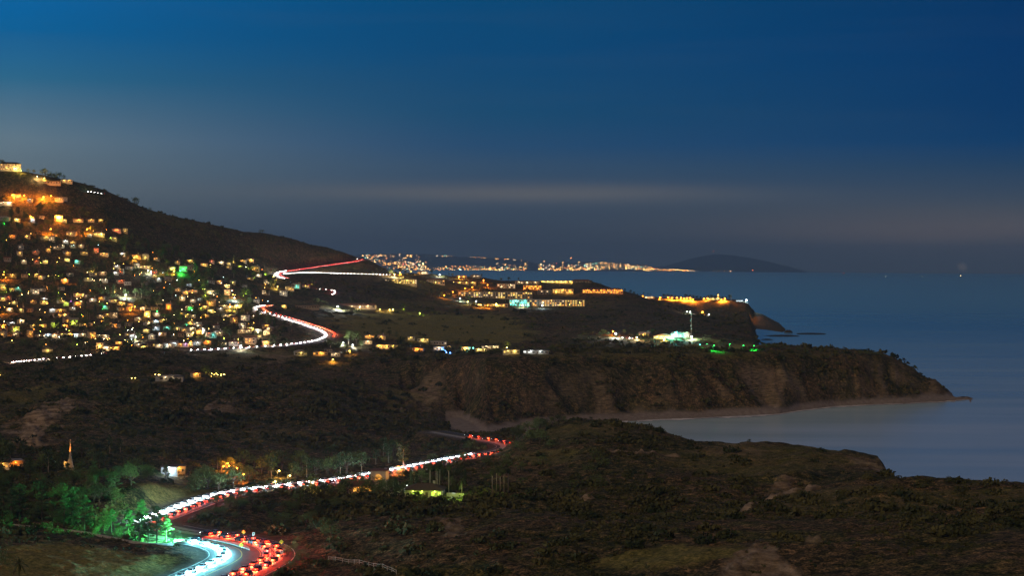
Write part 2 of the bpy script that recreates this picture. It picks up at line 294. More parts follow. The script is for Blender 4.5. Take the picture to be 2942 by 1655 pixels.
# gullies cut down the sea cliffs
cl = np.clip((GD[None, :] - 1340) / 40, 0, 1) * np.clip((1730 - GD[None, :]) / 40, 0, 1) * (GU[:, None] > 1150) * land * np.clip((43 - GZ) / 10, 0, 1)
gx = GX + fbm(GX, GY, 60, 2, 21) * 40
rel = rel - cl * (24 * np.abs(fbm(gx, GY * 0.22, 46, 3, 33)) + 7 * np.abs(fbm(gx, GY * 0.3, 13, 2, 35))) + cl * 4.5
rv = np.clip((GD[None, :] - 930) / 70, 0, 1) * np.clip((1530 - GD[None, :]) / 60, 0, 1) * np.clip((1260 - GU[:, None]) / 120, 0, 1) * land
rel = rel - rv * (17 * np.abs(fbm(gx, GY * 0.5, 95, 3, 63)) + 5 * np.abs(fbm(gx, GY, 26, 2, 65)) - 4.0)
rv2 = np.clip((GD[None, :] - 600) / 60, 0, 1) * np.clip((890 - GD[None, :]) / 60, 0, 1) * np.clip((GU[:, None] - 1330) / 100, 0, 1) * land
rel = rel - rv2 * (9 * np.abs(fbm(gx, GY * 0.6, 60, 3, 67)) - 1.8)
pt = np.clip((GD[None, :] - 3560) / 40, 0, 1) * (GU[:, None] > 2100) * np.clip((GZ - 1) / 6, 0, 1)
rel = rel - pt * (12 * np.abs(fbm(GX, GY * 0.4, 40, 3, 69)) - 1.5)
hillm = np.clip((GZ - 150) / 40, 0, 1)
rel = rel * (1 - 0.35 * hillm)
sk = np.clip((GD[None, :] - 3100) / 100, 0, 1) * np.clip((GU[:, None] - 1700) / 100, 0, 1)      # keep the far rim crisp
GZ = GZ + rel * land * near * (1 - 0.6 * sk)
tip = (GU[:, None] > 2560) & (GD[None, :] > 1650) & (GD[None, :] < 1900) & (GZ > -2)
GZ = np.where(tip, GZ + 1.6 * np.abs(fbm(GX, GY, 7, 2, 41)), GZ)
low = ((GU > 1280) & (GU < 1570))[:, None] & ((GD > 1150) & (GD < 1480))[None, :]
GZ = np.where(low, np.maximum(GZ, 1.3), GZ)
def tz(x, y):
    d = min(max(y, 5.1), 4590); a = x / d * FPX + UC
    i = (a - GU[0]) / 5.0; i = min(max(i, 0), NU - 1.001); j = np.searchsorted(GD, d) - 1
    i0 = int(i); fi = i - i0; fj = (d - GD[j]) / (GD[j+1] - GD[j])
    return float((GZ[i0, j]*(1-fi) + GZ[i0+1, j]*fi)*(1-fj) + (GZ[i0, j+1]*(1-fi) + GZ[i0+1, j+1]*fi)*fj)
def hit(u, v, dmin=430.0, dmax=4500.0):
    """where the sight line of a picture point first meets the ground"""
    i = int(round((u - GU[0]) / 5.0)); i = min(max(i, 0), NU - 1)
    V = v0(u) + FPX * (CAM_H - GZ[i]) / GD
    ok = np.nonzero((V <= v) & (GD > dmin) & (GD < dmax))[0]
    if not len(ok): return None
    j = ok[0]
    if j > 0 and V[j-1] > v: t = (V[j-1] - v) / (V[j-1] - V[j]); d = GD[j-1] + t * (GD[j] - GD[j-1])
    else: d = GD[j]
    x = (u - UC) / FPX * d
    return Vector((x, d, tz(x, d)))
# ------------------------------------------------------------------ roads: centre lines going away from the camera
def smooth(p, n=2):
    for _ in range(n):
        q = [p[0]]
        for a, b in zip(p[:-1], p[1:]): q += [a * 0.75 + b * 0.25, a * 0.25 + b * 0.75]
        p = q + [p[-1]]
    return p
def resample(p, step):
    out = [p[0]]; acc = 0.0
    for a, b in zip(p[:-1], p[1:]):
        L = (b - a).length
        if L == 0: continue
        t = step - acc
        while t < L: out.append(a.lerp(b, t / L)); t += step
        acc = (acc + L) % step if L + acc >= step else acc + L
    return out
def seen_path(pts, zs=None):
    out = []
    for k, q in enumerate(pts):
        if len(q) == 3: u, v, z = q; d = FPX * (CAM_H - z) / (v - v0(u)); out.append(at(u, v, d))
        else:
            h = hit(*q)
            if h is not None: out.append(h)
    return out
def flatten(path, half, blend, drop=0.12):
    """cut the ground to a road: level across, blended into the slope"""
    best = np.full(GZ.shape, 1e9); tgt = np.zeros(GZ.shape)
    for p in path:
        d0, d1 = p.y - half - blend, p.y + half + blend
        j0, j1 = np.searchsorted(GD, d0), np.searchsorted(GD, d1) + 1
        a = p.x / p.y * FPX + UC; w = (half + blend) / p.y * FPX + 6
        i0, i1 = max(0, int((a - w - GU[0]) / 5)), min(NU, int((a + w - GU[0]) / 5) + 2)
        dd = (GX[i0:i1, j0:j1] - p.x) ** 2 + (GY[i0:i1, j0:j1] - p.y) ** 2
        b = best[i0:i1, j0:j1]; m = dd < b; b[m] = dd[m]; tgt[i0:i1, j0:j1][m] = p.z - drop
    D = np.sqrt(best); w = np.clip(1 - (D - half) / blend, 0, 1); w = w * w * (3 - 2 * w)
    return w, tgt, D
ROADS = {}
def road_path(name, pts, step, half, blend, sm=2, zsm=0):
    p = smooth(seen_path(pts), sm); p = resample(p, step)
    if zsm:
        z = np.array([q.z for q in p]); k = np.ones(zsm) / zsm; z = np.convolve(np.pad(z, zsm // 2, mode='edge'), k, 'same')[zsm//2:zsm//2+len(p)]
        for q, zz in zip(p, z): q.z = float(zz)
    ROADS[name] = (p, half); return p
NEARBEND = [(520,1712,37.4),(565,1684,37.2),(622,1657,37.0),(685,1629,36.6),(722,1608,36.2),(731,1592,36.0),(716,1575,35.8),(668,1560,35.5),(600,1548,35.2),(520,1538,35.0),(430,1520,34.8)]
road_path('near bend', NEARBEND, 1.5, 15, 14)
road_path('cliff road', [(400,1508,35.0),(490,1476,34.6),(600,1434,34),(690,1414,33.2),(900,1391,31),(1000,1380,30),(1130,1356,28),(1250,1332,26),(1350,1312,25),(1420,1301,24),(1462,1291,23.6),(1470,1281,23.6),(1440,1272,23.8),(1350,1258,24),(1250,1240,25)], 2.0, 9, 16)
ROADMASK = np.zeros(GZ.shape)
for nm in ('near bend', 'cliff road'):
    w, t, D = flatten(ROADS[nm][0], ROADS[nm][1], 14); GZ = GZ * (1 - w) + t * w; ROADMASK = np.maximum(ROADMASK, np.clip(1 - (D - ROADS[nm][1]) / 4, 0, 1))
road_path('chapel road', [(40,1042),(110,1036),(210,1028),(315,1016)], 3, 5, 12, 1, 9)
road_path('middle bends', [(565,1008),(660,1004),(700,1002),(770,997),(830,992),(900,985),(938,976),(952,965),(945,955),(905,940),(840,921),(790,905),(752,893),(743,886),(752,880),(775,879)], 3, 9, 18, 2, 15)
road_path('upper bends', [(822,801),(803,795),(796,789),(803,784),(830,779),(900,769),(960,760),(1000,755),(1030,750),(1040,746),(1026,742)], 3, 8, 16, 2, 15)
road_path('resort road', [(800,789),(850,785),(900,784),(1000,787),(1080,789),(1130,791)], 3, 6, 14, 1, 15)
road_path('short bend', [(915,831),(940,833),(960,836),(968,841),(958,848)], 3, 6, 12, 2, 11)
road_path('hillside road', [(255,551),(278,555),(300,559)], 3, 4, 8, 1, 9)
for nm in ('chapel road', 'middle bends', 'upper bends', 'resort road', 'short bend', 'hillside road'):
    w, t, D = flatten(ROADS[nm][0], ROADS[nm][1], 14); GZ = GZ * (1 - w) + t * w; ROADMASK = np.maximum(ROADMASK, np.clip(1 - (D - ROADS[nm][1]) / 4, 0, 1))
# ------------------------------------------------------------------ what covers the ground
GV = v0(GU)[:, None] + FPX * (CAM_H - GZ) / GD[None, :]
UU = np.broadcast_to(GU[:, None], GZ.shape)
NZ = [fbm(GX, GY, 26, 4, 77, .6) * 70 + fbm(GX, GY, 5, 3, 79) * 26, fbm(GX, GY, 22, 4, 78, .6) * 26 + fbm(GX, GY, 5, 3, 80) * 9]
def inside(poly):
    acc = np.zeros(GZ.shape); n = len(poly)
    us = [p[0] for p in poly]; i0 = max(0, int((min(us) - 120 - GU[0]) / 5)); i1 = min(NU, int((max(us) + 120 - GU[0]) / 5) + 2)
    for k in range(5):      # ragged, feathered edge
        c = np.zeros((i1 - i0, ND), bool); a = 1 + .35 * (k - 2)
        uu = UU[i0:i1] + NZ[0][i0:i1] * a; vv = GV[i0:i1] + NZ[1][i0:i1] * a
        j = n - 1
        for i in range(n):
            xi, yi = poly[i]; xj, yj = poly[j]
            c ^= ((yi > vv) != (yj > vv)) & (uu < (xj - xi) * (vv - yi) / (yj - yi + 1e-9) + xi); j = i
        acc[i0:i1] += c
    return acc / 5.0
def rng(a, b): return ((GD > a) & (GD < b))[None, :]
SAND = np.clip((6.0 - GZ + fbm(GX, GY, 12, 2, 3) * 2) / 2.5, 0, 1) * rng(1150, 1760) * (UU > 1280)
GRASS = np.zeros(GZ.shape); ROCK = np.zeros(GZ.shape)
for poly, a, b, s in [([(-60,1590),(90,1562),(300,1585),(520,1600),(560,1640),(520,1700),(-60,1700)],430,600,.9),
      ([(400,1395),(480,1385),(560,1388),(640,1430),(560,1450),(480,1480)],600,800,.8),([(930,905),(1450,900),(1560,960),(1480,985),(1250,985),(1000,965)],1700,2700,.75),
      ([(0,1120),(120,1105),(230,1090),(210,1110),(100,1150),(0,1165)],1000,1500,.5),([(1500,1290),(1650,1298),(1640,1330),(1480,1325)],700,1000,.45),
      ([(430,600),(560,640),(620,670),(500,650),(400,620)],2300,2900,.35),([(560,1010),(950,1010),(940,1035),(560,1040)],1500,1900,.3),
      ([(1200,800),(1300,810),(1290,835),(1150,828),(1080,815)],2500,3200,.5),([(1970,985),(2190,985),(2200,1010),(1960,1012)],1800,2200,.9),
      ([(1900,1570),(2150,1560),(2100,1600),(1700,1640),(1750,1600)],430,600,.7),([(1560,1225),(1660,1212),(1800,1225),(1780,1255),(1600,1262)],850,1000,.35),([(1850,1290),(2200,1280),(2450,1300),(2520,1340),(2200,1370),(1950,1340)],700,950,.28),([(2200,1400),(2940,1415),(2940,1450),(2300,1470)],560,720,.25),([(1000,868),(1800,868),(1700,882),(1000,884)],2300,3000,.4),([(900,928),(1500,932),(1480,944),(920,942)],1900,2400,.4),([(1250,990),(1480,985),(1470,1004),(1260,1008)],1700,2200,.3),([(1500,1012),(1960,1006),(2400,1014),(2390,1024),(1520,1030)],1450,2000,.4),([(1100,1125),(1250,1110),(1230,1150),(1120,1165)],1200,1500,.35),([(640,1230),(900,1240),(850,1280),(620,1270)],900,1150,.25)]:
    GRASS = np.maximum(GRASS, s * inside(poly) * rng(a, b))
for poly, a, b, s in [([(60,1235),(110,1190),(195,1150),(215,1175),(180,1210),(110,1275),(35,1280)],850,1250,1),([(595,1160),(640,1140),(690,1150),(700,1175),(650,1190),(600,1180)],950,1400,.8),
      ([(2075,1612),(2130,1578),(2190,1556),(2235,1572),(2290,1640),(2300,1700),(2040,1700)],430,560,.62),([(2330,1560),(2360,1552),(2370,1580)],430,560,.6),([(2470,1310),(2528,1320),(2572,1390),(2500,1385),(2440,1345)],760,900,.5),([(2000,1285),(2200,1290),(2190,1310),(2010,1305)],760,900,.3),([(2215,1380),(2270,1383),(2270,1405),(2240,1400)],600,900,.8),
      ([(1350,1075),(1400,1085),(1480,1150),(1440,1150)],1450,1700,.6),([(1130,1130),(1250,1135),(1230,1215),(1140,1205)],1150,1500,.25),([(1270,1480),(1330,1500),(1340,1560),(1300,1560)],550,720,.6),
      ([(2050,1400),(2110,1405),(2120,1450),(2070,1440)],600,800,.3),([(780,1010),(850,1020),(800,1055),(760,1060)],1600,1800,.5),([(1330,1255),(1470,1262),(1480,1245),(1380,1238)],950,1150,.5)]:
    ROCK = np.maximum(ROCK, .85 * s * inside(poly) * rng(a, b))
slope = np.abs(np.gradient(GZ, axis=1) / np.gradient(GD)[None, :])
ROCK = np.maximum(ROCK, 0.22 * np.clip((slope - 0.6) / 0.5, 0, 1) * land * (.5 + 1.5 * np.clip(fbm(GX, GY, 30, 3, 93) + .25, 0, 1)))
ROCK = np.maximum(ROCK, cl * np.clip(fbm(gx, GY * 0.35, 22, 4, 91) * 1.9 - .12, 0, .45))
def thin(pts, w, s, k):
    global ROCK
    p = resample(smooth(seen_path(pts), 2), 2.0)
    _, _, D = flatten(p, w, 3); ROCK = np.maximum(ROCK, s * np.clip(1 - (D - w) / 1.5, 0, 1))
thin([(2080,1480),(2150,1462),(2200,1440),(2290,1415),(2340,1400)], 1.5, .8, 0)
thin([(1770,1297),(1850,1302),(1950,1310)], 1.2, .8, 0)
thin([(1520,1428),(1600,1432),(1700,1437)], 1.8, .7, 0)
GZ = GZ + ROCK * ((GD < 1300) & (GD > 420))[None, :] * (7.0 * np.abs(fbm(GX, GY * .5, 11, 4, 95, .6)) - .9) * (1 - ROADMASK)
idx = np.arange(NU * ND).reshape(NU, ND)
F = np.stack([idx[:-1, :-1], idx[1:, :-1], idx[1:, 1:], idx[:-1, 1:]], -1).reshape(-1, 4)
tme = npmesh('terrain', np.stack([GX, GY, GZ - GD[None, :] ** 2 * 0], -1).reshape(-1, 3), F, None, True)
for nm, A in (('sand', SAND), ('grass', GRASS), ('rock', ROCK), ('road', ROADMASK)):
    at_ = tme.attributes.new(nm, 'FLOAT', 'POINT'); at_.data.foreach_set('value', A.astype(np.float32).ravel())
def terrain_mat():
    m = bpy.data.materials.new('hillside_scrub_and_soil'); m.use_nodes = True; t = m.node_tree; L = t.links; b = t.nodes['Principled BSDF']
    b.inputs['Roughness'].default_value = 0.95; b.inputs['Specular IOR Level'].default_value = 0.1
    g = t.nodes.new('ShaderNodeNewGeometry')
    def noise(s, d=6):
        n = t.nodes.new('ShaderNodeTexNoise'); n.inputs['Scale'].default_value = s; n.inputs['Detail'].default_value = d; n.inputs['Roughness'].default_value = 0.62
        L.new(g.outputs['Position'], n.inputs['Vector']); return n.outputs[0]
    def ramp(f, st):
        r = t.nodes.new('ShaderNodeValToRGB'); e = r.color_ramp.elements
        e[0].position, e[0].color = st[0][0], (*st[0][1], 1); e[1].position, e[1].color = st[-1][0], (*st[-1][1], 1)
        for p, c in st[1:-1]: q = e.new(p); q.color = (*c, 1)
        L.new(f, r.inputs[0]); return r.outputs[0]
    def mix(f, a, b_):
        x = t.nodes.new('ShaderNodeMix'); x.data_type = 'RGBA'
        L.new(f, x.inputs[0]); L.new(a, x.inputs[6]); L.new(b_, x.inputs[7]); return x.outputs[2]
    def attr(n): a = t.nodes.new('ShaderNodeAttribute'); a.attribute_name = n; return a.outputs['Fac']
    big = ramp(noise(0.020, 7), [(0.36, (0.016, 0.030, 0.010)), (0.44, (0.048, 0.058, 0.018)), (0.50, (0.085, 0.070, 0.040)), (0.56, (0.10, 0.068, 0.043)), (0.61, (0.055, 0.066, 0.018)), (0.68, (0.10, 0.105, 0.028))])
    small = ramp(noise(0.22, 9), [(0.38, (0.012, 0.018, 0.008)), (0.48, (0.05, 0.046, 0.025)), (0.56, (0.12, 0.088, 0.055)), (0.66, (0.19, 0.14, 0.085))])
    x = t.nodes.new('ShaderNodeMix'); x.data_type = 'RGBA'; x.inputs[0].default_value = 0.5; L.new(big, x.inputs[6]); L.new(small, x.inputs[7]); c = x.outputs[2]
    gr = ramp(noise(0.5, 8), [(0.35, (0.10, 0.105, 0.03)), (0.65, (0.26, 0.24, 0.08))])
    mp = t.nodes.new('ShaderNodeMapping'); mp.inputs['Scale'].default_value = (0.12, 0.12, 1.1); L.new(g.outputs['Position'], mp.inputs[0])
    ns = t.nodes.new('ShaderNodeTexNoise'); ns.inputs['Scale'].default_value = 1.0; ns.inputs['Detail'].default_value = 8; ns.inputs['Roughness'].default_value = .65; L.new(mp.outputs[0], ns.inputs['Vector'])
    rk = ramp(ns.outputs[0], [(0.36, (0.09, 0.065, 0.045)), (0.48, (0.24, 0.18, 0.125)), (0.62, (0.42, 0.33, 0.24))])
    sd = ramp(noise(0.3, 8), [(0.35, (0.18, 0.15, 0.135)), (0.65, (0.27, 0.235, 0.21))])
    rd = ramp(noise(0.4, 8), [(0.35, (0.06, 0.055, 0.045)), (0.65, (0.12, 0.10, 0.075))])
    def mul(a, b_):
        y = t.nodes.new('ShaderNodeMix'); y.data_type = 'RGBA'; y.blend_type = 'MULTIPLY'; y.inputs[0].default_value = 1.0
        L.new(a, y.inputs[6]); L.new(b_, y.inputs[7]); return y.outputs[2]
    spk = mul(ramp(noise(1.3, 3), [(0.38, (.25, .3, .25)), (0.5, (.9, .9, .85)), (0.64, (2.0, 1.8, 1.6))]), ramp(noise(.42, 3), [(0.38, (.35, .42, .33)), (0.5, (1, 1, .95)), (0.64, (1.7, 1.55, 1.4))]))
    c = mul(c, spk)
    c = mix(attr('grass'), c, mul(gr, ramp(noise(1.1, 3), [(0.36, (.45, .5, .4)), (0.62, (1.4, 1.3, 1.2))])))
    c = mix(attr('rock'), c, rk); c = mix(attr('road'), c, rd); c = mix(attr('sand'), c, sd)
    L.new(c, b.inputs['Base Color'])
    bp = t.nodes.new('ShaderNodeBump'); bp.inputs['Strength'].default_value = 0.6; bp.inputs['Distance'].default_value = 1.0
    L.new(noise(0.6, 8), bp.inputs['Height']); L.new(bp.outputs[0], b.inputs['Normal'])
    return m
tme.materials.append(terrain_mat())
ter = link('terrain', tme); tag(ter, 'dark scrub covered coastal hills, cliffs and beach', kind='structure')

# ------------------------------------------------------------------ sea, following the curve of the earth
def sea():
    rad = np.concatenate([[1], np.geomspace(300, 49000, 90)]); na = 240; ang = np.linspace(0, 2*np.pi, na, endpoint=False)
    R, A = np.meshgrid(rad, ang, indexing='ij'); V = np.stack([R*np.sin(A), R*np.cos(A), -R*R/(2*REARTH)], -1).reshape(-1, 3)
    ix = np.arange(len(rad)*na).reshape(len(rad), na); nx = np.roll(ix, -1, 1)
    F = np.stack([ix[:-1], ix[1:], nx[1:], nx[:-1]], -1).reshape(-1, 4)
    m = bpy.data.materials.new('sea_water'); m.use_nodes = True; t = m.node_tree; L = t.links; b = t.nodes['Principled BSDF']
    b.inputs['Base Color'].default_value = (0.006, 0.028, 0.055, 1); b.inputs['IOR'].default_value = 1.33
    g = t.nodes.new('ShaderNodeNewGeometry'); mp = t.nodes.new('ShaderNodeMapping'); mp.inputs['Scale'].default_value = (0.0020, 0.010, 0.0)
    L.new(g.outputs['Position'], mp.inputs[0]); n = t.nodes.new('ShaderNodeTexNoise'); n.inputs['Scale'].default_value = 1.0; n.inputs['Detail'].default_value = 6
    L.new(mp.outputs[0], n.inputs['Vector'])
    sp = t.nodes.new('ShaderNodeSeparateXYZ'); L.new(g.outputs['Position'], sp.inputs[0])
    mr = t.nodes.new('ShaderNodeMapRange'); mr.inputs[1].default_value = 1300; mr.inputs[2].default_value = 6000; mr.inputs[3].default_value = 0.12; mr.inputs[4].default_value = 0.24
    mr.interpolation_type = 'SMOOTHSTEP'; L.new(sp.outputs[1], mr.inputs[0])
    ma = t.nodes.new('ShaderNodeMath'); ma.operation = 'MULTIPLY_ADD'; ma.inputs[1].default_value = 0.16; L.new(n.outputs[0], ma.inputs[0]); L.new(mr.outputs[0], ma.inputs[2])
    L.new(ma.outputs[0], b.inputs['Roughness'])
    # milky surf and shallows near the beach, blurred by the slow swell
    m2 = t.nodes.new('ShaderNodeMapRange'); m2.inputs[1].default_value = 1250; m2.inputs[2].default_value = 3600; m2.inputs[3].default_value = 1.0; m2.inputs[4].default_value = 0.0
    L.new(sp.outputs[1], m2.inputs[0])
    m3 = t.nodes.new('ShaderNodeMath'); m3.operation = 'MULTIPLY'; L.new(m2.outputs[0], m3.inputs[0])
    m4 = t.nodes.new('ShaderNodeMath'); m4.operation = 'MULTIPLY_ADD'; m4.inputs[1].default_value = 0.9; m4.inputs[2].default_value = 0.45; L.new(n.outputs[0], m4.inputs[0]); L.new(m4.outputs[0], m3.inputs[1])
    mx = t.nodes.new('ShaderNodeMix'); mx.data_type = 'RGBA'; mx.inputs[6].default_value = (0.44, 0.96, 1.0, 1); mx.inputs[7].default_value = (0.62, 0.84, 1.0, 1)
    L.new(m3.outputs[0], mx.inputs[0]); L.new(mx.outputs[2], b.inputs['Base Color'])
    m5 = t.nodes.new('ShaderNodeMath'); m5.operation = 'MULTIPLY_ADD'; m5.inputs[1].default_value = -0.75; m5.inputs[2].default_value = 0.92; L.new(m3.outputs[0], m5.inputs[0]); L.new(m5.outputs[0], b.inputs['Metallic'])
    o = link('sea', npmesh('sea', V, F, m, True)); tag(o, 'calm dark blue ocean at dusk', kind='structure')
sea()

def surf():
    """white water along the beach and round the headland"""
    V = []; F = []; prev = None; R = random.Random(3)
    for i in range(NU):
        u = GU[i]
        if u < 1560 or u > 2775: continue
        js = np.nonzero((GZ[i, :-1] <= 0.02) & (GZ[i, 1:] > 0.02) & (GD[:-1] > 1250) & (GD[:-1] < 1780))[0]
        if not len(js): prev = None; continue
        d = GD[js[-1]]; w = 5.5 + 16 * max(0, float(vnoise(np.array(u / 70.0), np.array(3.3), 2)) + .25) * np.interp(u, [1560, 2100, 2775], [1.8, 1.2, .6]); a = (u - UC) / FPX
        V += [(a * (d - w), d - w, .06), (a * (d + 1.5), d + 1.5, .06)]; n = len(V)
        if prev is not None: F.append((n - 4, n - 2, n - 1, n - 3))
        prev = i
    o = link('surf', npmesh('surf', V, F, mat('surf_foam', (.75, .75, .78), (.35, .38, .43), .06))); tag(o, 'soft white surf along the beach', kind='structure')
surf()
# ------------------------------------------------------------------ road surfaces and paint
LANE = mat('glow_paled_lane', (0.34, 0.34, 0.33), (0.25, 0.25, 0.245), 0.7, rough=0.8)  # strips paled under the queues: traffic glow put into the road colour
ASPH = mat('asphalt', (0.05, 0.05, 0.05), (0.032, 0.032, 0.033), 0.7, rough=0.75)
PAINT = mat('white_road_paint', (0.7, 0.7, 0.66), (0.5, 0.5, 0.48), 2.0)
YPAINT = mat('yellow_road_paint', (0.6, 0.42, 0.06), (0.45, 0.32, 0.05), 2.0)
def frames(p):
    out = []
    for i, q in enumerate(p):
        a, b = p[max(i-2, 0)], p[min(i+2, len(p)-1)]; t = (b - a); t.z = 0; t.normalize(); out.append((q, t, Vector((t.y, -t.x, 0))))   # point, away direction, to its right
    return out
def ribbon(name, p, o0, o1, m, dz, dash=None):
    V = []; Fc = []; fr_ = frames(p)
    for q, t, r in fr_:
        V.append(q + r * o0 + Vector((0, 0, dz))); V.append(q + r * o1 + Vector((0, 0, dz)))
    for i in range(len(p) - 1):
        if dash and (i // dash) % 2: continue
        Fc.append((2*i, 2*i+1, 2*i+3, 2*i+2))
    return link(name, npmesh(name, V, Fc, m))
for nm, (p, half) in ROADS.items():
    w = half - 1.0
    tag(ribbon('road', p, -w, w, ASPH, 0.02), 'asphalt coast road, the ' + nm, kind='structure')
    if nm in ('near bend', 'cliff road', 'middle bends', 'upper bends'):
        for o in (-w + 0.6, w - 0.6): tag(ribbon('road_marking', p, o, o + 0.22, PAINT, 0.03), kind='structure')
        if nm != 'upper bends': tag(ribbon('glow_paled_strip', p, *{'near bend': (-10.8, -6.2), 'cliff road': (-5.2, -1.0), 'middle bends': (-6.8, -2.2)}[nm], LANE, 0.026), 'road strip paled to carry the traffic glow', kind='structure')
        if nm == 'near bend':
            for o in (3.3, 7.3): tag(ribbon('glow_paled_strip', p, o, o + 2.9, LANE, 0.026), 'road strip paled to carry the traffic glow', kind='structure')
            for o in (-3.2, 2.6): tag(ribbon('road_marking', p, o, o + 0.18, YPAINT, 0.03), kind='structure')
            for o in (6.4, 9.4): tag(ribbon('road_marking', p, o, o + 0.18, PAINT, 0.03, 2), kind='structure')
        else:
            for o in (-0.3, 0.1): tag(ribbon('road_marking', p, o, o + 0.16, YPAINT, 0.03), kind='structure')
# kerbed median island in the near bend
NB = ROADS['near bend'][0]
med = MB(); k0, k1 = int(len(NB)*0.56), int(len(NB)*0.80); fr_ = frames(NB)[k0:k1]
for i in range(len(fr_) - 1):
    (q, t, r), (q2, t2, r2) = fr_[i], fr_[i+1]; s0 = min(1, i / 6.0); s1 = min(1, (i+1) / 6.0)
    a, b, c, d = q - r*1.6*s0, q + r*1.2*s0, q2 + r2*1.2*s1, q2 - r2*1.6*s1; up = Vector((0, 0, 0.17))
    med.add([a, b, c, d, a+up, b+up, c+up, d+up], [(4,5,6,7),(0,1,5,4),(2,3,7,6),(1,2,6,5),(3,0,4,7)])
tag(med.build('median_kerb', CONC), kind='structure')

# ------------------------------------------------------------------ scrub: ground cover nobody could count
def scrub():
    Q = []
    def clump(n, P, S, Hs, leaf, quads):
        th = RNG.uniform(0, 6.283, (n, quads)); rr = np.sqrt(RNG.uniform(0, 1, (n, quads))); hz = RNG.uniform(0.05, 1, (n, quads)) * np.sqrt(1 - rr**2 * 0.85)
        c = np.stack([P[:, 0:1] + S[:, None]*rr*np.cos(th), P[:, 1:2] + S[:, None]*rr*np.sin(th), P[:, 2:3] + Hs[:, None]*hz], -1)
        a = RNG.normal(size=(n, quads, 3)); a /= np.linalg.norm(a, axis=-1, keepdims=True); b = RNG.normal(size=(n, quads, 3)); b = np.cross(a, b); b /= np.linalg.norm(b, axis=-1, keepdims=True)
        s = (leaf * S[:, None] * RNG.uniform(0.6, 1.3, (n, quads)))[..., None]
        Q.append(np.stack([c - a*s - b*s*.6, c + a*s - b*s*.5, c + a*s*.8 + b*s*.6, c - a*s*.9 + b*s*.5], 2).reshape(-1, 3))
    for n, d0, d1, s0, s1, quads, leaf in ((9500, 470, 1050, .4, 1.3, 14, .32), (7500, 1000, 1700, .6, 1.8, 10, .38), (900, 500, 1000, 1.6, 4.2, 60, .2), (1300, 1000, 1700, 2.0, 5.0, 40, .24), (3600, 1600, 3300, 1.2, 3.0, 8, .45), (700, 1700, 3200, 3.0, 6.0, 22, .3)):
        d = np.exp(RNG.uniform(math.log(d0), math.log(d1), n * 3)); u = RNG.uniform(-150, 3100, n * 3)
        i = np.clip(((u - GU[0]) / 5).astype(int), 0, NU - 1); j = np.clip(np.searchsorted(GD, d), 1, ND - 2)
        z = GZ[i, j]; x = AX[i] * GD[j]; y = GD[j]; x = x + RNG.uniform(-.5, .5, n*3)
        thick = fbm(x, y, 70, 3, 51)
        ok = (z > 5) & ~((u > 2400) & (u < 2640) & (d > 740) & (d < 900)) & (ROADMASK[i, j] < 0.05) & (SAND[i, j] < 0.1) & (RNG.uniform(0, 1, n*3) > GRASS[i, j] * 1.15) & (RNG.uniform(0, 1, n*3) > ROCK[i, j]) & (thick > RNG.uniform(-.45, .25, n*3) + .22 * ((u > 1900) & (d < 1000)))
        k = np.nonzero(ok)[0][:n]
        P = np.stack([x[k], y[k], z[k] - 0.1], -1); S = RNG.uniform(s0, s1, len(k)); clump(len(k), P, S, S * RNG.uniform(.5, .95, len(k)), leaf, quads)
    V = np.concatenate(Q); F = np.arange(len(V)).reshape(-1, 4)
    m = mat('scrub_leaves', (0.018, 0.034, 0.011), (0.10, 0.098, 0.034), 0.09)
    o = link('scrub', npmesh('scrub', V, F, m)); tag(o, 'low dark coastal scrub covering the slopes', kind='stuff')
scrub()

# ------------------------------------------------------------------ far shore beyond the bay
FARM = mat('far_hillside', (0.03, 0.035, 0.035), (0.02, 0.025, 0.024), 0.0015)
FARPTS = {}
def far_hill(name, crest, dc, d0, label):
    us = np.arange(crest[0][0], crest[-1][0] + 1, 3.0); cv = np.interp(us, [p[0] for p in crest], [p[1] for p in crest]) + 1.2 * fbm(us * 1.0, us * 0 + dc, 28, 4, 60)
    rows = 14; V = []
    cz = CAM_H - dc * (cv - v0(us)) / FPX; bz = -d0 * d0 / (2 * REARTH) - 25
    for r in range(rows + 6):
        t = r / (rows - 1.0)
        if t <= 1: d = d0 + (dc - d0) * t; z = bz + (cz - bz) * (t ** 0.85) + (cz - bz) * 0.16 * t * (1 - t) * 4 * fbm(us * 6, us * 0 + r * 30, 90, 3, 61)
        else: d = dc + (t - 1) * (dc - d0) ; z = cz - (cz - bz + 300) * (t - 1) * 1.6
        V.append(np.stack([(us - UC) / FPX * d, us * 0 + d, z], -1))
    V = np.array(V); n = len(us); ix = np.arange((rows + 6) * n).reshape(rows + 6, n)
    F = np.stack([ix[:-1, :-1], ix[:-1, 1:], ix[1:, 1:], ix[1:, :-1]], -1).reshape(-1, 4)
    FARPTS[name + str(len(FARPTS))] = (us, V)
    o = link(name, npmesh(name, V.reshape(-1, 3), F, FARM, True)); tag(o, label, kind='structure'); return us, V
hA = far_hill('hills', [(980,745),(1030,731),(1080,728),(1150,729),(1210,729),(1270,733),(1320,736),(1400,738),(1470,742),(1510,749),(1550,758),(1580,765),(1620,779)], 43000, 39500, 'long dark ridge across the bay')
hB = far_hill('hills', [(1500,776),(1540,757),(1600,754),(1680,753),(1740,752),(1790,756),(1850,763),(1900,769),(1950,773),(2010,778),(2060,782)], 41000, 38500, 'low lit coastal plain across the bay')
hC = far_hill('hills', [(1890,772),(1935,757),(1980,744),(2020,735),(2060,730),(2110,734),(2160,742),(2210,752),(2260,764),(2310,778),(2340,787)], 47000, 42000, 'hazy broad mountain far across the bay')
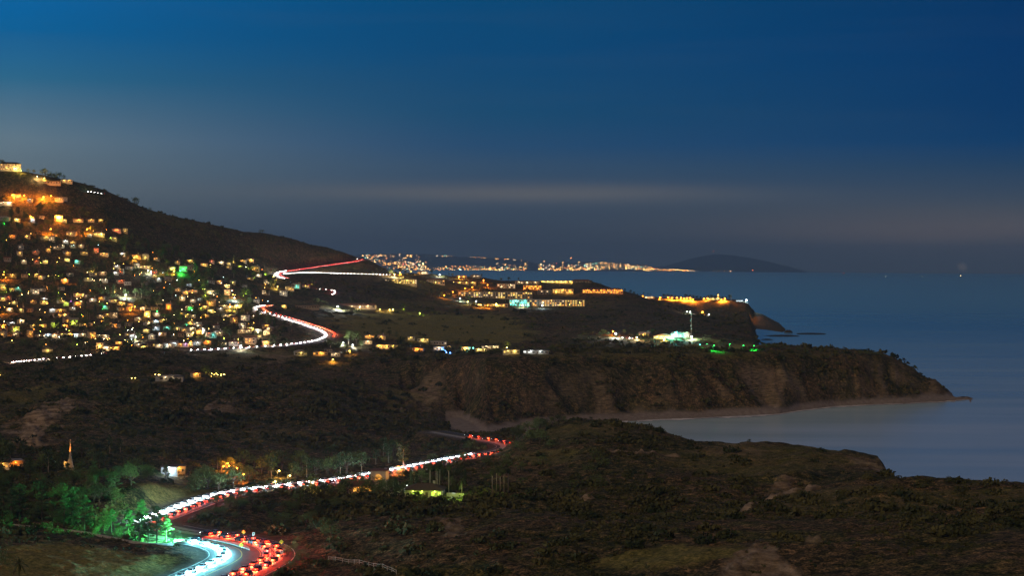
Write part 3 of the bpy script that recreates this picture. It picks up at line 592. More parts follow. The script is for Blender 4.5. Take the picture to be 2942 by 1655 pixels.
def far_lights():
    pts = []
    def put(u, v, hill, k):
        us, V = hill; n = np.clip(int((u - us[0]) / 3), 0, len(us) - 1)
        vv = v0(us[n]) + FPX * (CAM_H - V[:14, n, 2]) / V[:14, n, 1]
        t = np.interp(-v, -vv, np.arange(14)); d = np.interp(t, np.arange(14), V[:14, n, 1]) - 120
        pts.append((at(u, v, d), k))
    R = random.Random(5)
    for _ in range(150):
        u = R.uniform(1040, 1215); top = 731 + 4 * R.random(); put(u, top + (max(0.0, min(46, (u - 1030) * 0.45))) * R.random() ** 1.3, hA, R.random())
    for _ in range(110): put(R.uniform(1130, 1225), R.uniform(752, 775), hA, R.random())
    for _ in range(120): put(R.uniform(1200, 1420), 776 - abs(R.gauss(0, 6)), hA, R.random())
    for _ in range(34): u = R.choice([R.uniform(1250, 1300), R.uniform(1340, 1400), R.uniform(1420, 1480)]); put(u, np.interp(u, [1250, 1320, 1400, 1480], [734, 737, 740, 745]) + R.random() * 2, hA, R.random() * .8)
    for _ in range(110): put(R.uniform(1420, 1560), 777 - abs(R.gauss(0, 9)), hA, R.random())
    for _ in range(120): put(R.uniform(1545, 1690), 777 - abs(R.gauss(0, 10)), hB, R.random())
    for _ in range(190):
        u = R.uniform(1680, 1880); put(u, np.interp(u, [1680, 1740, 1800, 1880], [754, 753, 757, 767]) + R.random() ** 0.8 * np.interp(u, [1680, 1880], [24, 11]), hB, R.random())
    for _ in range(60): u = R.uniform(1860, 1995); put(u, R.uniform(np.interp(u, [1860, 1995], [768, 777]), 779), hB, R.random())
    for _ in range(10): put(R.uniform(2010, 2110), 781 - R.random() * 3, hC, R.random() * .6)
    col = {'a': (1.0, .46, .1), 'y': (1.0, .62, .22), 'o': (1.0, .3, .05), 'w': (1.0, .95, .85), 'c': (.3, 1.0, .85), 'r': (1.0, .1, .08)}
    names = {'a': 'amber', 'y': 'pale yellow', 'o': 'orange', 'w': 'white', 'c': 'teal', 'r': 'red'}; sets = {k: MB() for k in col}
    keys = 'aaaaaayyyooowc'
    for i, (p, k) in enumerate(pts):
        key = keys[R.randrange(len(keys))] if R.random() > .06 else 'r' if R.random() < .15 else 'a'
        r = 3.6 + 5.4 * k * k * k
        sets[key].add([p + Vector(q) * r for q in ((1,0,0),(-1,0,0),(0,1,0),(0,-1,0),(0,0,1),(0,0,-1))], [(0,2,4),(2,1,4),(1,3,4),(3,0,4),(2,0,5),(1,2,5),(3,1,5),(0,3,5)])
    for k, s in sets.items():
        o = s.build('town_lights', glow('far_light_' + names[k].replace(' ', '_'), col[k], 34.0)); tag(o, names[k] + ' lights of a city across the bay', kind='stuff')
far_lights()
def sphere_light(name, p, r, key, strength, label, cat, pole=None):
    e = empty(name, p); b = MB().ball((0, 0, 0), r).build('lamp', glow('beacon_' + CW[key], LC[key], strength), e)
    if pole: MB().tube([(0, 0, -pole), (0, 0, -r)], [r * .5, r * .3], 6).build('mast', METAL, e)
    tag(e, label, cat); return e
def on_far(u, v, d): return at(u, v, d)
sphere_light('radio_mast', on_far(2050, 722, 46500), 10, 'r', 3, 'red-lit radio mast on top of the hazy mountain across the bay', 'mast', 60)
sphere_light('shore_beacon', on_far(2163, 776, 41500), 13, 'r', 8, 'bright red beacon at the foot of the mountain across the bay', 'beacon', 40)
# ------------------------------------------------------------------ moon low in the haze, boats
def moon():
    d = 90000; s = d / FPX; c = at(2765, 767, d)
    m = bpy.data.materials.new('moon_glow_in_haze'); m.use_nodes = True; t = m.node_tree; t.nodes.clear(); L = t.links
    tcn = t.nodes.new('ShaderNodeTexCoord'); ln = t.nodes.new('ShaderNodeVectorMath'); ln.operation = 'LENGTH'; L.new(tcn.outputs['Object'], ln.inputs[0])
    n = t.nodes.new('ShaderNodeTexNoise'); n.inputs['Scale'].default_value = 1.6; L.new(tcn.outputs['Object'], n.inputs['Vector'])
    a = t.nodes.new('ShaderNodeMath'); a.operation = 'MULTIPLY_ADD'; a.inputs[1].default_value = .7; L.new(n.outputs[0], a.inputs[0]); L.new(ln.outputs['Value'], a.inputs[2])
    r = t.nodes.new('ShaderNodeMapRange'); r.interpolation_type = 'SMOOTHSTEP'; r.inputs[1].default_value = .85; r.inputs[2].default_value = 1.25; r.inputs[3].default_value = .085 / (s * 14); r.inputs[4].default_value = 0
    L.new(a.outputs[0], r.inputs[0]); e = t.nodes.new('ShaderNodeEmission'); e.inputs[0].default_value = (1.0, .68, .38, 1); L.new(r.outputs[0], e.inputs[1])
    o = t.nodes.new('ShaderNodeOutputMaterial'); L.new(e.outputs[0], o.inputs['Volume'])
    ob = link('moon', MB().ball((0, 0, 0), 1.0, 20, 12).mesh('moon', m, True)); ob.location = c; ob.scale = (s * 22, s * 14, s * 17); tag(ob, 'dim orange moon glow blurred by haze above the horizon', 'moon')
moon()
def boat(u, v, key, r, label):
    d = FPX * CAM_H / (v - v0(u)); d = d * (1 + d / (2 * REARTH) * d / CAM_H); p = at(u, v, min(d, 30000)); p.z = -p.y**2 / (2*REARTH)
    e = empty('fishing_boat', p); L = r * 2.2
    h = MB().add([(-L,-L*.25,0),(L*.7,-L*.3,0),(L*1.2,0,0),(L*.7,L*.3,0),(-L,L*.25,0),(-L,-L*.3,L*.25),(L*.7,-L*.36,L*.25),(L*1.35,0,L*.35),(L*.7,L*.36,L*.25),(-L,L*.3,L*.25)],
                 [(4,3,2,1,0),(5,6,7,8,9),(0,1,6,5),(1,2,7,6),(2,3,8,7),(3,4,9,8),(4,0,5,9)])
    h.build('hull', mat('boat_hull', (0.3, 0.3, 0.3)), e); MB().box(-L*.5, L*.1, -L*.2, L*.2, L*.25, L*.6).build('cabin', WALLS[1], e)
    MB().ball((0, 0, L*.85), r).build('lamp', glow('boat_lamp_' + CW[key] + str(u), LC[key], 3), e); MB().tube([(0,0,L*.6),(0,0,L*.85)], r*.15).build('mast', METAL, e)
    tag(e, label, 'boat')
boat(2760, 793, 'w', 5.5, 'boat with a bright amber lamp beneath the hazy moon')
boat(2424, 783, 'r', 5, 'distant boat with a reddish lamp on the horizon beside the far mountain')
boat(2545, 793.5, 'W', 3, 'faint white-lit boat between the far mountain and the moon')
boat(2650, 793, 'W', 2.2, 'tiny dim boat nearest the boat below the moon')
# ------------------------------------------------------------------ rocks off the points
def rock(u, v, w, h, label, d=None):
    p = at(u, v, d or FPX * CAM_H / (v - v0(u))); p.z = -0.3; m = MB(); n = 10; rs = []
    R = random.Random(int(u)); s = p.y / FPX
    for i, (k, z) in enumerate(((1, 0), (.92, .4), (.6, .8), (.2, 1.0))):
        for a in range(n): q = k * R.uniform(.8, 1.1); rs.append((w*s*.5*q*math.cos(6.2832*a/n), w*s*.2*q*math.sin(6.2832*a/n), h*s*z*R.uniform(.75, 1.1)))
    m.add(rs, [(i*n+a, i*n+(a+1)%n, (i+1)*n+(a+1)%n, (i+1)*n+a) for i in range(3) for a in range(n)] + [tuple(3*n+a for a in range(n))])
    o = m.build('rock', ROCKM); o.location = p; tag(o, label, 'rock', 'rocks off the headlands')
ROCKM = mat('dark_wet_rock', (0.035, 0.032, 0.03), (0.02, 0.019, 0.018), 0.3, rough=0.6)
rock(2267, 956, 26, 9, 'pointed dark rock at the tip of the lamp-lit headland')
rock(2330, 959, 100, 3, 'long flat reef running out from the lamp-lit headland')
rock(2250, 965, 105, 3, 'flat reef just below the reef off the lamp-lit headland')
rock(2205, 976, 38, 3, 'short flat reef beside the dark shrubs of the golf green')
rock(2768, 1145, 48, 6, 'low dark rocks at the tip of the beach headland')
rock(2715, 1151, 40, 3, 'flat shelf of rock below the beach headland tip')

# ------------------------------------------------------------------ thin sea air that pales the far shore
def haze():
    m = bpy.data.materials.new('sea_haze'); m.use_nodes = True; t = m.node_tree; t.nodes.clear()
    v = t.nodes.new('ShaderNodeVolumePrincipled'); v.inputs['Color'].default_value = (0.30, 0.58, 1.0, 1); v.inputs['Density'].default_value = 3.2e-5; v.inputs['Anisotropy'].default_value = 0.0
    o = t.nodes.new('ShaderNodeOutputMaterial'); t.links.new(v.outputs[0], o.inputs['Volume'])
    h = MB().box(-16000, 16000, -300, 49500, -230, 560).build('haze', m); tag(h, 'thin bluish sea haze over the bay', kind='stuff')
haze()
# ------------------------------------------------------------------ trees
def leafquads(centres, sizes, per, leaf, flat=0.8, seed=0):
    r = np.random.default_rng(seed); C = np.repeat(np.asarray(centres, float), per, 0); S = np.repeat(np.asarray(sizes, float), per)
    n = len(C); v = r.normal(size=(n, 3)); v /= np.linalg.norm(v, axis=1, keepdims=True); rad = r.uniform(0.45, 1.05, n) ** 0.6
    c = C + v * (S * rad)[:, None] * np.array([1, 1, flat])
    a = r.normal(size=(n, 3)); a /= np.linalg.norm(a, axis=1, keepdims=True); b = np.cross(a, r.normal(size=(n, 3))); b /= np.linalg.norm(b, axis=1, keepdims=True)
    s = leaf * r.uniform(.6, 1.4, n)[:, None]
    V = np.stack([c - a*s - b*s*.5, c + a*s - b*s*.45, c + a*s*.8 + b*s*.5, c - a*s*.85 + b*s*.55], 1).reshape(-1, 3)
    return V, np.arange(len(V)).reshape(-1, 4)
TREES = {}
def make_tree(kind, var, fine):
    """unit trees 10 m high; fine = many small leaves for the near ones"""
    key = (kind, var, fine)
    if key in TREES: return TREES[key]
    R = random.Random(sum(map(ord, kind)) * 7 + var); t = MB(); cs, ss = [], []; leafm = LEAF['mid']; bark = BARK; flat = .8; k = 1 if fine else 0
    per, leaf = (120, .145) if fine else (20, .36)
    if kind == 'round_tree':
        t.tube([(0,0,-.6),(.1,0,1.6),(.15,.1,3.2)], [.36,.28,.2], 7); leafm = LEAF['dark'] if var % 2 else LEAF['mid']
        for i in range(8):
            a = 6.28*i/8 + R.random(); l = R.uniform(1.5, 3.2); e = (l*math.cos(a), l*math.sin(a), R.uniform(4.2, 7.6)); t.tube([(.12,.05,2.4+.1*i), (e[0]*.5, e[1]*.5, e[2]*.75), e], [.16,.1,.04], 5); cs.append(e); ss.append(R.uniform(1.4, 2.2))
        for i in range(6): cs.append((R.uniform(-1.6,1.6), R.uniform(-1.6,1.6), R.uniform(5.5,8.4))); ss.append(R.uniform(1.2,1.8))
    elif kind == 'pine_tree':
        t.tube([(0,0,-.6),(.1,0,3),(0,.1,7),(.05,0,9.6)], [.26,.2,.12,.03], 7); leafm = LEAF['pine']; flat = .55
        for i in range(17):
            z = 2.6 + 6.8*i/17; a = i*2.4 + R.random(); l = (1 - (z-2.2)/8.6)*2.7*R.uniform(.65,1.1) + .25; e = (l*math.cos(a), l*math.sin(a), z + .35)
            t.tube([(.05,.05,z), e], [.07,.02], 4); cs += [(e[0]*.55, e[1]*.55, z+.2), e]; ss += [.62 + .1*R.random(), .7*R.uniform(.7,1.2)]
        cs.append((0,0,9.5)); ss.append(.5); per = int(per*.7)
    elif kind == 'tall_tree':
        t.tube([(0,0,-.6),(.2,0,2.6),(-.1,.1,5),(.2,0,7.6)], [.26,.2,.14,.05], 7); bark = PALEBARK; leafm = LEAF['dark']
        for i in range(10):
            z = 3.4 + i*.62; a = i*2.2 + R.random(); l = R.uniform(.7,1.7); e = (l*math.cos(a), l*math.sin(a), z + .9); t.tube([(.05,.05,z-.5), e], [.08,.025], 4); cs.append(e); ss.append(R.uniform(.7,1.25))
        cs.append((.1,0,8.9)); ss.append(.9)
    elif kind == 'bush':
        t.tube([(0,0,-.6),(.1,0,2),(.2,.2,4.5)], [.3,.24,.1], 6)
        for i in range(12): a = i*2.4; l = R.uniform(.6,3.1); cs.append((l*math.cos(a), l*math.sin(a), R.uniform(1.6,7.8)*(1-.05*l))); ss.append(R.uniform(1.4,2.3))
    elif kind == 'cypress_tree':
        t.tube([(0,0,-.6),(0,0,8)], [.2,.04], 6); leafm = LEAF['dark']
        for i in range(14): z = 1 + i*.62; cs.append((R.uniform(-.15,.15), R.uniform(-.15,.15), z)); ss.append(.95*math.sin(math.pi*(z+.4)/11)**.7)
        per = int(per*.8)
    me = me2 = None
    if kind in ('fan_palm', 'feather_palm'):
        fan = kind == 'fan_palm'; H = 8.6 if fan else 7.0; t.tube([(0,0,-.6),(.08*var,0,H*.5),(.12*var,.05,H)], [.2,.15,.17] if fan else [.3,.24,.26], 7); bark = PALEBARK; leafm = LEAF['palm']
        V = []; F = []; nf = 34 if fan else 22; L0 = 1.35 if fan else 3.3
        for i in range(nf):
            a = i*2.399; el = 1.25 - 2.1*(i/nf); l = L0*R.uniform(.85,1.1); d0 = Vector((math.cos(a)*math.cos(el), math.sin(a)*math.cos(el), math.sin(el))); side = Vector((-math.sin(a), math.cos(a), 0)); p = Vector((.12*var,.05,H)); pr = None
            segs = 4
            for s in range(segs+1):
                q = s/segs; c = p + d0*l*q + Vector((0,0,-1))*(l*.55*q*q); w = (.52*l*math.sin(math.pi*min(1, .1+.9*q)) if fan else .16*l*(math.sin(math.pi*(.08+.87*q)))) * .55
                V += [c - side*w + Vector((0,0,-.12*w)), c + Vector((0,0,.05)), c + side*w + Vector((0,0,-.12*w))]; n = len(V)
                if s: F += [(n-6,n-5,n-2,n-3),(n-5,n-4,n-1,n-2)]
        if fan:   # skirt of dead fronds below the head
            for i in range(16):
                a = i*.9; c = Vector((.1*var,.05,H-.2)); o = Vector((math.cos(a), math.sin(a), 0)); sd = Vector((-math.sin(a), math.cos(a), 0)); n = len(V)
                V += [c+o*.15-sd*.12, c+o*.15+sd*.12, c+o*.55+sd*.14+Vector((0,0,-1.3)), c+o*.5-sd*.14+Vector((0,0,-1.4))]; F.append((n,n+1,n+2,n+3))
        me2 = npmesh('crown', [tuple(x) for x in V], F, leafm)
    else:
        V, F = leafquads(cs, ss, per, leaf, flat, var + 3); me2 = npmesh('crown', V, F, leafm)
    me = t.mesh('trunk', bark, True); TREES[key] = (me, me2); return TREES[key]
def tree(kind, p, h, label, group=None, fine=False, var=None, rz=None, wide=1.0):
    var = random.randrange(3) if var is None else var; tr, cr = make_tree(kind, var, fine)
    e = empty(kind, p, random.random()*6.28 if rz is None else rz); s = h / 10.0; e.scale = (s*wide, s*wide, s)
    for n, me in (('trunk', tr), ('crown', cr)):
        o = link(n, me); o.parent = e
    tag(e, label, 'palm' if 'palm' in kind else 'bush' if kind == 'bush' else 'tree', group); return e

# ------------------------------------------------------------------ houses
ORD = ['zeroth','first','second','third','fourth','fifth','sixth','seventh','eighth','ninth','tenth','eleventh','twelfth','thirteenth','fourteenth','fifteenth','sixteenth','seventeenth','eighteenth','nineteenth']
TENS = {20:'twent',30:'thirt',40:'fort',50:'fift',60:'sixt',70:'sevent',80:'eight',90:'ninet'}
def ordw(n):
    if n < 20: return ORD[n]
    t, k = n // 10 * 10, n % 10
    return TENS[t] + ('ieth' if k == 0 else 'y-' + ORD[k])
_win = {}
def window_mesh(w, h, key):
    k = (round(w, 1), round(h, 1), key)
    if k not in _win:
        # a pane behind a slim frame, both in the one mesh
        m = MB().box(-w/2, w/2, -.04, .04, 0, h); me = m.mesh('window', GLASS if key == 'd' else GLOW[key]); me.materials.append(PALEWOOD)
        f = MB()
        f.v = [tuple(v.co) for v in me.vertices]; f.f = [tuple(p.vertices) for p in me.polygons]; n0 = len(f.f)
        for x0, x1, z0, z1 in ((-w/2-.08, w/2+.08, -.09, -.001), (-w/2-.08, w/2+.08, h+.001, h+.09), (-w/2-.08, -w/2-.001, -.001, h+.001), (w/2+.001, w/2+.08, -.001, h+.001), (-.03, .03, .0, h)): f.box(x0, x1, -.07, .05, z0, z1)
        me2 = f.mesh('window'); me2.materials.append(GLASS if key == 'd' else GLOW[key]); me2.materials.append(PALEWOOD)
        for i, p in enumerate(me2.polygons): p.material_index = 0 if i < n0 else 1
        _win[k] = me2
    return _win[k]
def roof_mesh(w, d, z, style, oh=.6):
    m = MB(); x, y = w/2 + oh, d/2 + oh; r = .34*min(d, 12)/2 + .5
    if style == 'flat': return m.box(-x+.2, x-.2, -y+.2, y-.2, z+.002, z+.35)
    if style == 'front':   # gable facing the street
        return m.add([(-x,-y,z),(x,-y,z),(x,y,z),(-x,y,z),(0,-y,z+r*1.2),(0,y,z+r*1.2),(-x,-y,z-.15),(x,-y,z-.15),(x,y,z-.15),(-x,y,z-.15)], [(0,1,4),(1,2,5,4),(2,3,5),(3,0,4,5),(6,9,8,7),(0,6,7,1),(1,7,8,2),(2,8,9,3),(3,9,6,0)])
    k = x - y*.95 if style == 'hip' else x
    k = max(k, .4)
    return m.add([(-x,-y,z),(x,-y,z),(x,y,z),(-x,y,z),(-k,0,z+r),(k,0,z+r),(-x,-y,z-.15),(x,-y,z-.15),(x,y,z-.15),(-x,y,z-.15)], [(0,1,5,4),(1,2,5),(2,3,4,5),(3,0,4),(6,9,8,7),(0,6,7,1),(1,7,8,2),(2,8,9,3),(3,9,6,0)])
PORCH = {}
def house(u, v, wpx, key, label, cat='house', name='house', group=None, style=None, storeys=1, bright=1.0, seed=0, p=None, yaw=None, depth=None, nlamp=None, power=None, wallm=None, roofm=None, lit=None, wmax=2.2):
    R = random.Random(seed * 31 + int(u * 7 + v)); p = p or hit(u, v)
    if p is None: return None
    s = p.y / FPX; w = max(6.5, wpx * s); dp = depth or max(7.0, min(12.0, w * R.uniform(.5, .8))); hh = 3.0 * storeys
    face = math.atan2(p.x, p.y); e = empty(name, p, -face + (R.uniform(-.35, .35) if yaw is None else yaw)); e.location.z = p.z + .3
    wm = wallm or R.choice(WALLS); style = style or R.choice(['hip', 'hip', 'gable', 'gable', 'flat'])
    MB().box(-w/2, w/2, -dp/2, dp/2, -3.0, hh).build('wall', wm, e)
    rf = roof_mesh(w, dp, hh, style).build('roof', roofm or R.choice(ROOFS), e)
    if style != 'flat' and R.random() < .55: MB().box(w*.2, w*.2+.9, dp*.1, dp*.1+.9, hh+.4, hh+3.0).build('chimney', STONE, rf)
    ww = min(wmax, w / 5.0) * R.uniform(.5, 1); n = max(2, min(9, int(w / (ww + 1.1)))); lit = (.2 if key == 'd' else .42) if lit is None else lit
    for st in range(storeys):
        for i in range(n):
            x = (i + .5) / n * w - w/2
            if i == n // 2 and st == 0: continue
            kk = (key if key != 'd' else R.choice('yow')) if R.random() < lit else 'd'
            o = link('window', window_mesh(ww, R.choice([.9, 1.2, 1.5]), kk)); o.parent = e; o.location = (x, -dp/2 - .02, .8 + st * 3.0)
    x = (n // 2 + .5) / n * w - w/2
    MB().box(x-.5, x+.5, -dp/2-.06, -dp/2+.02, 0, 2.1).build('door', WOOD, e)
    if key != 'd':
        nl = nlamp if nlamp is not None else (1 if w < 14 else 2)
        for i in range(nl):
            lx = ((i + .5) / nl - .5) * w * .8 + R.uniform(-.6, .6); b = MB().ball((0, 0, 0), .16, 6, 4).build('porch_lamp', BULB[key], e); b.location = (lx, -dp/2 - .35, 2.45)
            lamp(e, (lx, -dp/2 - 1.3, 2.2), key, (power or 900) * bright * R.choice([.25, .6, 1, 1.6]), .2, name='porch_glow')
    tag(e, label, cat, group); return e
def street_lamp(u, v, key, power, label, hm=8.0, group=None, p=None, bulb=.4, name='street_lamp', down=None):
    p0 = p or hit(u, v + hm * FPX / 2400.0)
    if p0 is None: return
    if p is None:   # stand the pole where its head meets the sight line
        for _ in range(3):
            q = hit(u, v + hm * FPX / p0.y)
            if q is not None: p0 = q
    e = empty(name, p0)
    MB().tube([(0,0,-.5),(0,0,hm*.9),(.1,0,hm),(.8,0,hm+.1)], [.11,.08,.06,.05], 6).build('pole', METAL, e)
    h = MB().add([(.55,-.22,hm+.12),(1.35,-.22,hm+.12),(1.35,.22,hm+.12),(.55,.22,hm+.12),(.65,-.12,hm+.3),(1.2,-.12,hm+.26),(1.2,.12,hm+.26),(.65,.12,hm+.3)], [(0,3,2,1),(4,5,6,7),(0,1,5,4),(1,2,6,5),(2,3,7,6),(3,0,4,7)]).build('lamp_head', METAL, e)
    MB().ball((.95,0,hm-.05-bulb*.6), bulb, 8, 5, .8).build('bulb', BULB[key], h)
    lamp(e, (.95, 0, hm-.3-bulb*1.6), key, power * (2.6 if p0.y > 1400 else 2.2), .3, spot=down, aim=(0, 0, -1) if down else None, name='street_glow'); tag(e, label, 'lamp', group); return e

# ------------------------------------------------------------------ cars
CARP = [mat('car_paint_' + n, c, tuple(x*.9 for x in c), 1.0, rough=.3, metal=.3, spec=.5) for n, c in (('silver', (.16,.16,.165)), ('black', (.015,.015,.017)), ('charcoal', (.05,.05,.052)), ('red', (.12,.012,.012)), ('blue', (.02,.04,.1)), ('grey', (.08,.08,.082)), ('white', (.7, .7, .7)))]
TYRE = mat('tyre_rubber', (.012,.012,.012), rough=.9)
HEADL = glow('headlamp', (.86, .97, 1.0), 60.0); TAILL = glow('tail_lamp', (1.0, .03, .01), 6.0)
FHEAD = glow('far_headlamp', (1.0, .95, .9), 30.0)
def car_body(far):
    prof = [(-2.25,.35),(-2.3,.75),(-2.1,.98),(-1.5,1.05),(-1.05,1.45),(.35,1.47),(1.05,1.0),(2.0,.86),(2.25,.62),(2.28,.35)]; m = MB(); n = len(prof); vs = []
    for s in (-1, 1):
        for x, z in prof: vs.append((x, s * (.86 if z < 1.02 else .62), z))
    fs = [tuple(range(n)), tuple(range(2*n-1, n-1, -1))] + [(i, n+i, n+(i+1)%n, (i+1)%n) for i in range(n)]
    return m.add(vs, [f[::-1] for f in fs])
def car_meshes():
    g = MB()
    for s in (-1, 1):
        a = [(-1.38, s*.87, 1.06), (.93, s*.87, 1.02), (.32, s*.655, 1.42), (-1.0, s*.655, 1.42)]; g.add(a, [(0,1,2,3) if s < 0 else (3,2,1,0)])
    g.add([(1.03,-.8,1.04),(1.03,.8,1.04),(.42,.58,1.46),(.42,-.58,1.46)], [(0,1,2,3)]); g.add([(-1.5,-.8,1.08),(-1.5,.8,1.08),(-1.09,.58,1.45),(-1.09,-.58,1.45)], [(3,2,1,0)])
    w = MB().tube([(0,-.11,0),(0,.11,0)], .33, 12)
    h = MB().ball((0,0,0), .17, 8, 5, .8); t = MB().box(-.04,.04,-.2,.2,-.09,.09); fh = MB().ball((0,0,0), .28, 6, 4)
    ft = MB().box(-.06,.06,-.3,.3,-.16,.16)
    return dict(bodies=[car_body(0).mesh('body', c) for c in CARP], glass=g.mesh('windows', GLASS), wheel=w.mesh('wheel', TYRE), head=h.mesh('headlight', HEADL), tail=t.mesh('tail_light', TAILL), fhead=fh.mesh('headlight', FHEAD), ftail=ft.mesh('tail_light', TAILL))
CM = car_meshes(); NCAR = [0]
HCOL = (.72, .95, 1.0); TCOL = (1.0, .06, .015)
def car(p, t, toward, label, group, near=True, hp=0, tp=0, hcol=HCOL, tcol=TCOL):
    """toward: drives toward the camera, so its headlamps show"""
    dvec = -t if toward else t
    e = empty('car', p, math.atan2(dvec.y, dvec.x)); NCAR[0] += 1
    link('body', CM['bodies'][6 if toward and near else NCAR[0] * 7 % 6]).parent = e
    if near:
        link('window_glass', CM['glass']).parent = e
        for x in (-1.4, 1.4):
            for y in (-.8, .8): o = link('wheel', CM['wheel']); o.parent = e; o.location = (x, y, .33)
    for y in (-.62, .62):
        o = link('headlight', CM['head' if near else 'fhead']); o.parent = e; o.location = (2.24, y, .68)
        o = link('tail_light', CM['tail' if near else 'ftail']); o.parent = e; o.location = (-2.27, y, .8)
    if hp:
        for y in (-1.3, 1.3) if near else (0,): lamp(e, (2.75 if near else 3.0, y, .75), hcol, hp * (.5 if near else 1), .15, name='headlight_fill')  # near cars: fill lamps added outside the headlights to brighten neighbouring car sides
    if tp: lamp(e, (-2.42, 0, .8), tcol, tp, .1, name='tail_light_glow')
    tag(e, label, 'car', group); return e
def queue(nm, toward, off, gap, label, group, f0=0.0, f1=1.0, near=True, hp=0, tp=0, jit=.5, hcol=HCOL, tcol=TCOL, keep=1.0):
    p = ROADS[nm][0]; fr_ = frames(p); L = 0; nxt = 0; tot = sum((b-a).length for a, b in zip(p[:-1], p[1:])); R = random.Random(len(nm) + int(off * 10))
    for i in range(len(p) - 1):
        s = (p[i+1] - p[i]).length
        if L >= nxt and f0 * tot <= L <= f1 * tot:
            q, t, r = fr_[i]; nxt = L + gap + R.uniform(0, jit)
            if R.random() < keep: car(q + r * (off + R.uniform(-.15, .15)) + Vector((0, 0, .02)), t, toward, label, group, near, hp, tp, hcol, tcol)
        L += s

FARQ = {'body': MB(), 'head': MB(), 'tail': MB()}
def far_queue(nm, toward, off, gap, f0, f1, power, colr, jit=.8):
    """the smallest, farthest cars: one mass of traffic"""
    p = ROADS[nm][0]; fr_ = frames(p); L = 0; nxt = 0; tot = sum((b-a).length for a, b in zip(p[:-1], p[1:])); R = random.Random(len(nm)); k = 0
    for i in range(len(p) - 1):
        if L >= nxt and f0 * tot <= L <= f1 * tot:
            q, t, r = fr_[i]; nxt = L + gap + R.uniform(0, jit); d = -t if toward else t; c = q + r * off; M = Matrix.Translation(c) @ Matrix.Rotation(math.atan2(d.y, d.x), 4, 'Z')
            for nme, me, xs in (('body', CM['bodies'][0], [None]), ('head', CM['fhead'], [(2.24,-.62,.68),(2.24,.62,.68)]), ('tail', CM['ftail'], [(-2.27,-.62,.8),(-2.27,.62,.8)])):
                for x in xs: FARQ[nme].add([M @ (v.co + Vector(x or (0, 0, 0))) for v in me.vertices], [tuple(f.vertices) for f in me.polygons])
            lamp(None, M @ Vector((3.0 if toward else -2.9, 0, .8)), colr, power, .15, name='traffic_glow'); k += 1
        L += (p[i+1] - p[i]).length
def far_traffic():
    b = FARQ['body']; me = MB(); me.v = b.v + FARQ['head'].v + FARQ['tail'].v; n1 = len(b.v); n2 = n1 + len(FARQ['head'].v)
    me.f = b.f + [tuple(i + n1 for i in f) for f in FARQ['head'].f] + [tuple(i + n2 for i in f) for f in FARQ['tail'].f]
    o = me.build('distant_traffic', CARP[5]); o.data.materials.append(FHEAD); o.data.materials.append(TAILL)
    a, c = len(b.f), len(b.f) + len(FARQ['head'].f)
    for i, f in enumerate(o.data.polygons): f.material_index = 0 if i < a else 1 if i < c else 2
    tag(o, 'queues of distant cars with lamps lit on the ridge and resort roads', kind='stuff')
